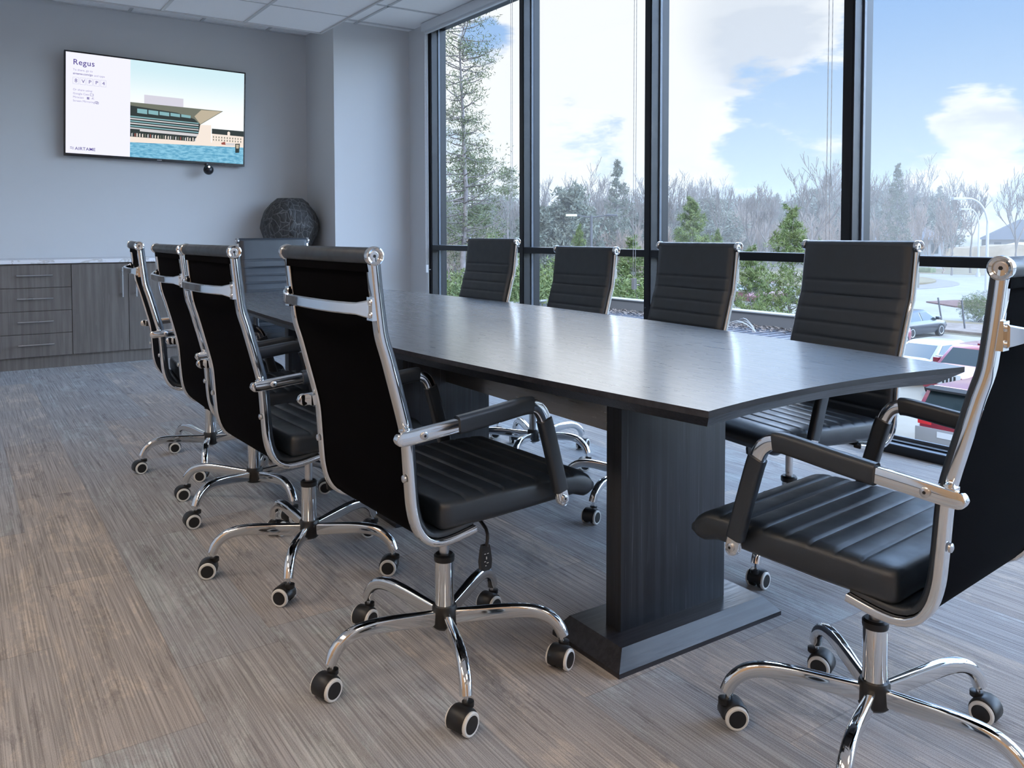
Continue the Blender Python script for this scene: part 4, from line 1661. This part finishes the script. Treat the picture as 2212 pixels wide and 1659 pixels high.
def make_conifer(key, seed, H_, base, rad, mt, shape='cone', n_whorl=16, tuft=(16, .25, .22, .03), nb=6, r0=None, upr=(-.05, .45)):
    r = random.Random(seed)
    mb = MB()
    r0 = r0 or H_ * .012
    pts = [Vector((r.uniform(-.02, .02) * k, r.uniform(-.02, .02) * k, -.3 + (H_ + .1) * k / 10)) for k in range(11)]
    mb.tube(pts, [r0 * (1 - .085 * k) for k in range(11)], 8, cap=False)
    tp = []
    for w in range(n_whorl):
        q = (w + r.random() * .5) / n_whorl
        z = base + (H_ - base) * q
        if shape == 'cone':
            rr = rad * (1 - q) ** .8 + .05 * rad
        elif shape == 'round':
            rr = rad * math.sin(PI * min(1, .18 + .82 * q)) ** .6
        else:
            rr = rad * (.78 + .22 * math.sin(q * 11 + seed)) * (1 - .45 * q) * (r.uniform(.7, 1.1))
        z0 = z
        for j in range(nb):
            z = z0 + r.uniform(-.6, .6) * (H_ - base) / n_whorl
            a = j * 2 * PI / nb + w * 1.9 + r.uniform(-.4, .4)
            l = rr * r.uniform(.6, 1.1)
            e = Vector((math.cos(a) * l, math.sin(a) * l, z + l * r.uniform(*upr)))
            s_ = Vector((0, 0, z - .04 * l))
            m_ = (s_ + e) / 2 + Vector((0, 0, -.06 * l))
            mb.tube([s_, m_, e], [max(.008, r0 * .25 * (1 - q * .6)), r0 * .14, .006], 4, cap=False)
            for k in range(2, 6):
                qq = k / 5
                p = s_ * (1 - qq) ** 2 + m_ * 2 * qq * (1 - qq) + e * qq * qq
                tp.append((p + rand_dir(r) * l * .10, q))
            for k in range(2):
                tp.append((e + rand_dir(r) * l * .25, q))
    bark = mb
    if shape == 'cone':
        for k in range(14):
            tp.append((Vector((0, 0, H_ * (1 - .012 * k))), 1.0 - .01 * k))
    fol = MB()
    for p, q in tp:
        k_ = 1.1 - .75 * q if shape == 'cone' else 1.0
        tufts(fol, [p], tuft[0], tuft[1] * k_, tuft[2] * (.5 + .5 * k_), tuft[3], r)
    out = []
    for b_, m_, nm in ((bark, M['bark'], key + '_wood'), (fol, mt, key + '_leaves')):
        me = bpy.data.meshes.new(nm)
        me.from_pydata([tuple(p) for p in b_.v], [], b_.f)
        me.materials.append(m_)
        if b_ is bark:
            finish(me, 60)
        out.append(me)
    TREES[key] = (out[0], out[1], H_)


def make_shrub(key, seed, H_, rad, mt, n=500, size=.10):
    r = random.Random(seed)
    mb = MB()
    tips = []
    for k in range(9):
        d = Vector((r.uniform(-.6, .6), r.uniform(-.6, .6), 1))
        limb(mb, (r.uniform(-.2, .2), r.uniform(-.2, .2), -.1), d, H_ * .5, .03, 1, r, tips, .15, 4, .7, .3, .7, .006, 4)
    fol = MB()
    pts = []
    for k in range(n):
        p = rand_dir(r) * r.random() ** .4
        pts.append(Vector((p.x * rad, p.y * rad, H_ * (.52 + .46 * p.z) + .15 * H_ * math.sin(p.x * 5 + seed))))
    tufts(fol, pts, 9, .14, size * 1.6, size * .28, r)
    out = []
    for b_, m_, nm in ((mb, M['twig'], key + '_wood'), (fol, mt, key + '_leaves')):
        me = bpy.data.meshes.new(nm)
        me.from_pydata([tuple(p) for p in b_.v], [], b_.f)
        me.materials.append(m_)
        out.append(me)
    TREES[key] = (out[0], out[1], H_)


def plant(key, name, label, cat, x, y, h, group=None, rz=0, wide=1.0, z=ZG):
    wood, leaves, H_ = TREES[key]
    s = h / H_
    if leaves is None:
        o = link(name, wood, None, (x, y, z), rz)
        o.scale = (s * wide, s * wide, s)
        return tag(o, label, cat, group)
    t = thing(name, label, cat, (x, y, z), rz, group)
    t.scale = (s * wide, s * wide, s)
    link('trunk', wood, t)
    link('foliage', leaves, t)
    return t


make_bare('bareA', 3, 12, .34, .50, M['twig'], kids=4, depth=4, minr=.022)
make_bare('bareB', 8, 12, .45, .35, M['twig'], kids=4, depth=4, minr=.022, lean=.8)
make_bare('bareC', 15, 12, .50, .42, M['twig'], kids=5, depth=4, minr=.022)
make_bare('brush1', 21, 5, .12, .35, M['twigb'], kids=5, depth=4, minr=.014)
make_bare('brush2', 25, 5, .15, .30, M['twigb'], kids=5, depth=4, minr=.014)
make_conifer('pineTall', 5, 15.2, 5.0, 2.9, M['needle'], 'open', 24, (10, .30, .18, .019), 6, r0=.17, upr=(-.25, .65))
make_conifer('pineMid', 6, 12, 4.2, 2.2, M['needle'], 'open', 15, (14, .34, .24, .030), 6, upr=(-.2, .6))
make_conifer('pineSlim', 7, 10, 7.9, 1.1, M['needle'], 'round', 5, (8, .25, .22, .030), 5, r0=.09)
make_conifer('youngPine', 9, 6, .5, 1.35, M['needleg'], 'cone', 20, (13, .11, .24, .013), 8, r0=.05, upr=(.35, .95))
make_conifer('youngPine2', 11, 6, .4, 1.7, M['needleg'], 'cone', 17, (12, .13, .26, .015), 8, r0=.05, upr=(.25, .85))
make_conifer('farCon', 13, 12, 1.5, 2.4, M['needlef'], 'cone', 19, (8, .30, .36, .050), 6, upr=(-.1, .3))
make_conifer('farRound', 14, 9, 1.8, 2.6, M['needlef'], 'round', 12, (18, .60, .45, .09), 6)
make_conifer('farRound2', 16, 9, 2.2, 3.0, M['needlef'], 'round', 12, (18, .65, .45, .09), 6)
make_shrub('shrub', 31, 3.2, 1.7, M['leaflet'], 1300, .075)
make_shrub('shrubB', 35, 3.2, 1.4, M['needleg'], 1200, .07)

plant('pineTall', 'pine_tree', 'tall slender pine rising to the ceiling line in the first pane', 'tree', 18.71, 31.34, 15.3)
plant('pineMid', 'pine_tree', 'dense mid-height pine right behind the tall pine in the first pane', 'tree', 26.3, 42.9, 10.3, wide=1.25)
plant('pineMid', 'pine_tree', 'pine at the left edge of the first pane', 'tree', 19.5, 38.5, 7.6, rz=1, wide=1.1)
plant('pineSlim', 'pine_tree', 'small bare-stemmed pine by the second mullion', 'tree', 34.76, 51.65, 10.4)
plant('bareA', 'bare_tree', 'wide-crowned bare tree in the middle of the second pane', 'tree', 51.5, 62.1, 12.0, wide=1.05)
plant('farCon', 'conifer_tree', 'pointed conifer right of the wide bare tree', 'tree', 52.3, 59.2, 12.3, wide=.9)
plant('farRound', 'evergreen_tree', 'rounded evergreen left of the wide bare tree', 'tree', 46.7, 59.2, 9.4)
plant('farRound2', 'evergreen_tree', 'dark evergreen behind the car park light', 'tree', 44.0, 60.5, 7.4)
plant('bareC', 'bare_tree', 'bare tree beside the third mullion in the second pane', 'tree', 58.6, 63.3, 10.6)
plant('bareB', 'bare_tree', 'thin bare tree at the left of the second pane', 'tree', 48.5, 66.5, 9.3)
plant('bareC', 'bare_tree', 'tall bare tree at the left edge of the third pane', 'tree', 61.2, 61.6, 11.1, rz=2)
plant('bareA', 'bare_tree', 'forked bare tree behind the pointed young pine', 'tree', 62.7, 60.5, 11.1, rz=4, wide=.9)
plant('bareB', 'bare_tree', 'crooked thin bare tree in the middle of the third pane', 'tree', 62.0, 54.9, 10.8, rz=1, wide=.7)
plant('bareB', 'bare_tree', 'bare tree left of the two close ones, third pane', 'tree', 68.7, 56.4, 10.2, rz=3)
plant('bareC', 'bare_tree', 'bare tree nearly touching its left neighbour, third pane', 'tree', 72.0, 57.6, 10.4, rz=5)
plant('bareA', 'bare_tree', 'largest bare tree, above the big young pine in the third pane', 'tree', 69.3, 50.0, 12.6, rz=2.2, wide=1.1)
plant('youngPine', 'young_pine', 'bright green pointed young pine at the left of the third pane', 'tree', 31.3, 29.7, 7.2, wide=1.1)
plant('youngPine', 'young_pine', 'small young pine beside the pointed one, third pane', 'tree', 34.6, 30.9, 5.6, rz=2, wide=.7)
plant('youngPine2', 'young_pine', 'big bright green young pine behind the nearest window-side chair', 'tree', 23.3, 17.6, 6.2, wide=1.0)
plant('youngPine2', 'young_pine', 'lower young pine left of the big one, over the canopy edge', 'tree', 21.3, 17.6, 4.9, rz=2, wide=.95)
plant('farCon', 'conifer_tree', 'narrow tall conifer in the right-hand pane', 'tree', 100, 59.5, 14.2, rz=2, wide=.8)
plant('bareC', 'bare_tree', 'bare tree just right of the thick mullion', 'tree', 102.2, 64, 13.2, rz=1)
plant('bareA', 'bare_tree', 'bare tree above the street lights', 'tree', 105.9, 55.5, 12.5, rz=3, wide=.9)
plant('bareC', 'bare_tree', 'bare tree right of the street light arm', 'tree', 113, 56.7, 12.0, rz=4)
plant('bareA', 'bare_tree', 'bare tree cut by the right frame edge', 'tree', 102, 46, 12.8, rz=5)
plant('shrub', 'shrub', 'leafy green shrub at the foot of the tall pine', 'shrub', 13.3, 21.6, 5.0, wide=.75)
plant('shrub', 'shrub', 'olive shrub between the first two chairs of the window side', 'shrub', 15.2, 22.0, 4.5, rz=2)
plant('shrubB', 'shrub', 'yellow-green shrub beside the second mullion, beyond the canopy', 'shrub', 18.9, 24.4, 4.4, rz=1, wide=1.1)
plant('youngPine', 'young_pine', 'yellowish young pine left of the car park light', 'tree', 25.2, 31.3, 5.8, rz=3, wide=.65)
plant('shrubB', 'shrub', 'bright shrub right of the lower chair, second pane', 'shrub', 21.0, 21.6, 4.6, rz=3, wide=1.3)
plant('youngPine2', 'young_pine', 'spreading young pine beside the third mullion, second pane', 'tree', 21.8, 23.8, 5.2, rz=4, wide=1.2)
plant('shrub', 'shrub', 'small spiky grey-green shrub near the street light foot', 'shrub', 51.8, 25.4, 1.8, rz=4, wide=1.3)
for i, (x_, y_) in enumerate(((16.5, 27), (20.5, 33), (24, 36.5), (28, 41), (31, 44.5), (22, 29.5), (27, 34.5))):
    plant('shrub' if i % 2 else 'shrubB', 'shrub', 'understorey bush below the pines', 'shrub', x_, y_, 3.0 + (i % 3) * .5, 'understorey bushes below the pines', rz=i, wide=1.3)
# far wood: evergreens and brown thickets, one object each
def pane_of(x, y):
    a = math.degrees(math.atan2(x, y))
    return 'the first pane' if a < 35.3 else 'the second pane' if a < 43.3 else 'the third pane' if a < 56 else 'the right-hand pane'


rnd = random.Random(77)
for i in range(96):
    az = R_(14 + 44.5 * (i + rnd.random()) / 96 + .0)
    d = rnd.uniform(88, 150) if az < R_(46) else rnd.uniform(150, 185)
    x_, y_ = d * math.sin(az + .06), d * math.cos(az + .06)
    h_ = d * rnd.uniform(.058, .083)
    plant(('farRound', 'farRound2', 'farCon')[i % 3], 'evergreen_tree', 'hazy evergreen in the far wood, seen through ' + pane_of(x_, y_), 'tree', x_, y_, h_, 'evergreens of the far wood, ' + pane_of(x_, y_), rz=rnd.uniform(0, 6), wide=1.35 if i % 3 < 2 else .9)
for i in range(70):
    az = R_(13 + 47 * (i + rnd.random()) / 70)
    d = rnd.uniform(62, 96) if az < R_(44) else rnd.uniform(118, 145)
    x_, y_ = d * math.sin(az + .04), d * math.cos(az + .04)
    plant(('brush1', 'brush2')[i % 2], 'brown_sapling', 'brown leafless sapling in the thicket below the wood, seen through ' + pane_of(x_, y_), 'tree', x_, y_, d * rnd.uniform(.05, .075), 'brown saplings of the thicket, ' + pane_of(x_, y_), rz=rnd.uniform(0, 6), wide=1.1)
for i in range(34):
    az = R_(15 + 44 * (i + rnd.random()) / 34)
    d = rnd.uniform(95, 135) if az < R_(44) else rnd.uniform(130, 160)
    x_, y_ = d * math.sin(az + .04), d * math.cos(az + .04)
    plant(('bareA', 'bareB', 'bareC')[i % 3], 'bare_tree', 'distant bare tree standing in the far wood, seen through ' + pane_of(x_, y_), 'tree', x_, y_, d * rnd.uniform(.085, .115), 'bare trees of the far wood, ' + pane_of(x_, y_), rz=rnd.uniform(0, 6))

# ================================================================== HAZE over the land outside
hm = bpy.data.materials.new('haze')
hm.use_nodes = True
ht = hm.node_tree
ht.nodes.clear()
ho = nn(ht, 'ShaderNodeOutputMaterial')
hs = nn(ht, 'ShaderNodeVolumeScatter')
hs.inputs['Color'].default_value = (1, .91, .82, 1)
hs.inputs['Density'].default_value = .0025
hs.inputs['Anisotropy'].default_value = .2
ht.links.new(hs.outputs[0], ho.inputs['Volume'])
hz = MB().box(22, 260, -60, 260, ZG - .1, 11).build('haze', m=hm)
tag(hz, 'thin pale haze lying over the land and the far wood', 'haze', kind='stuff')
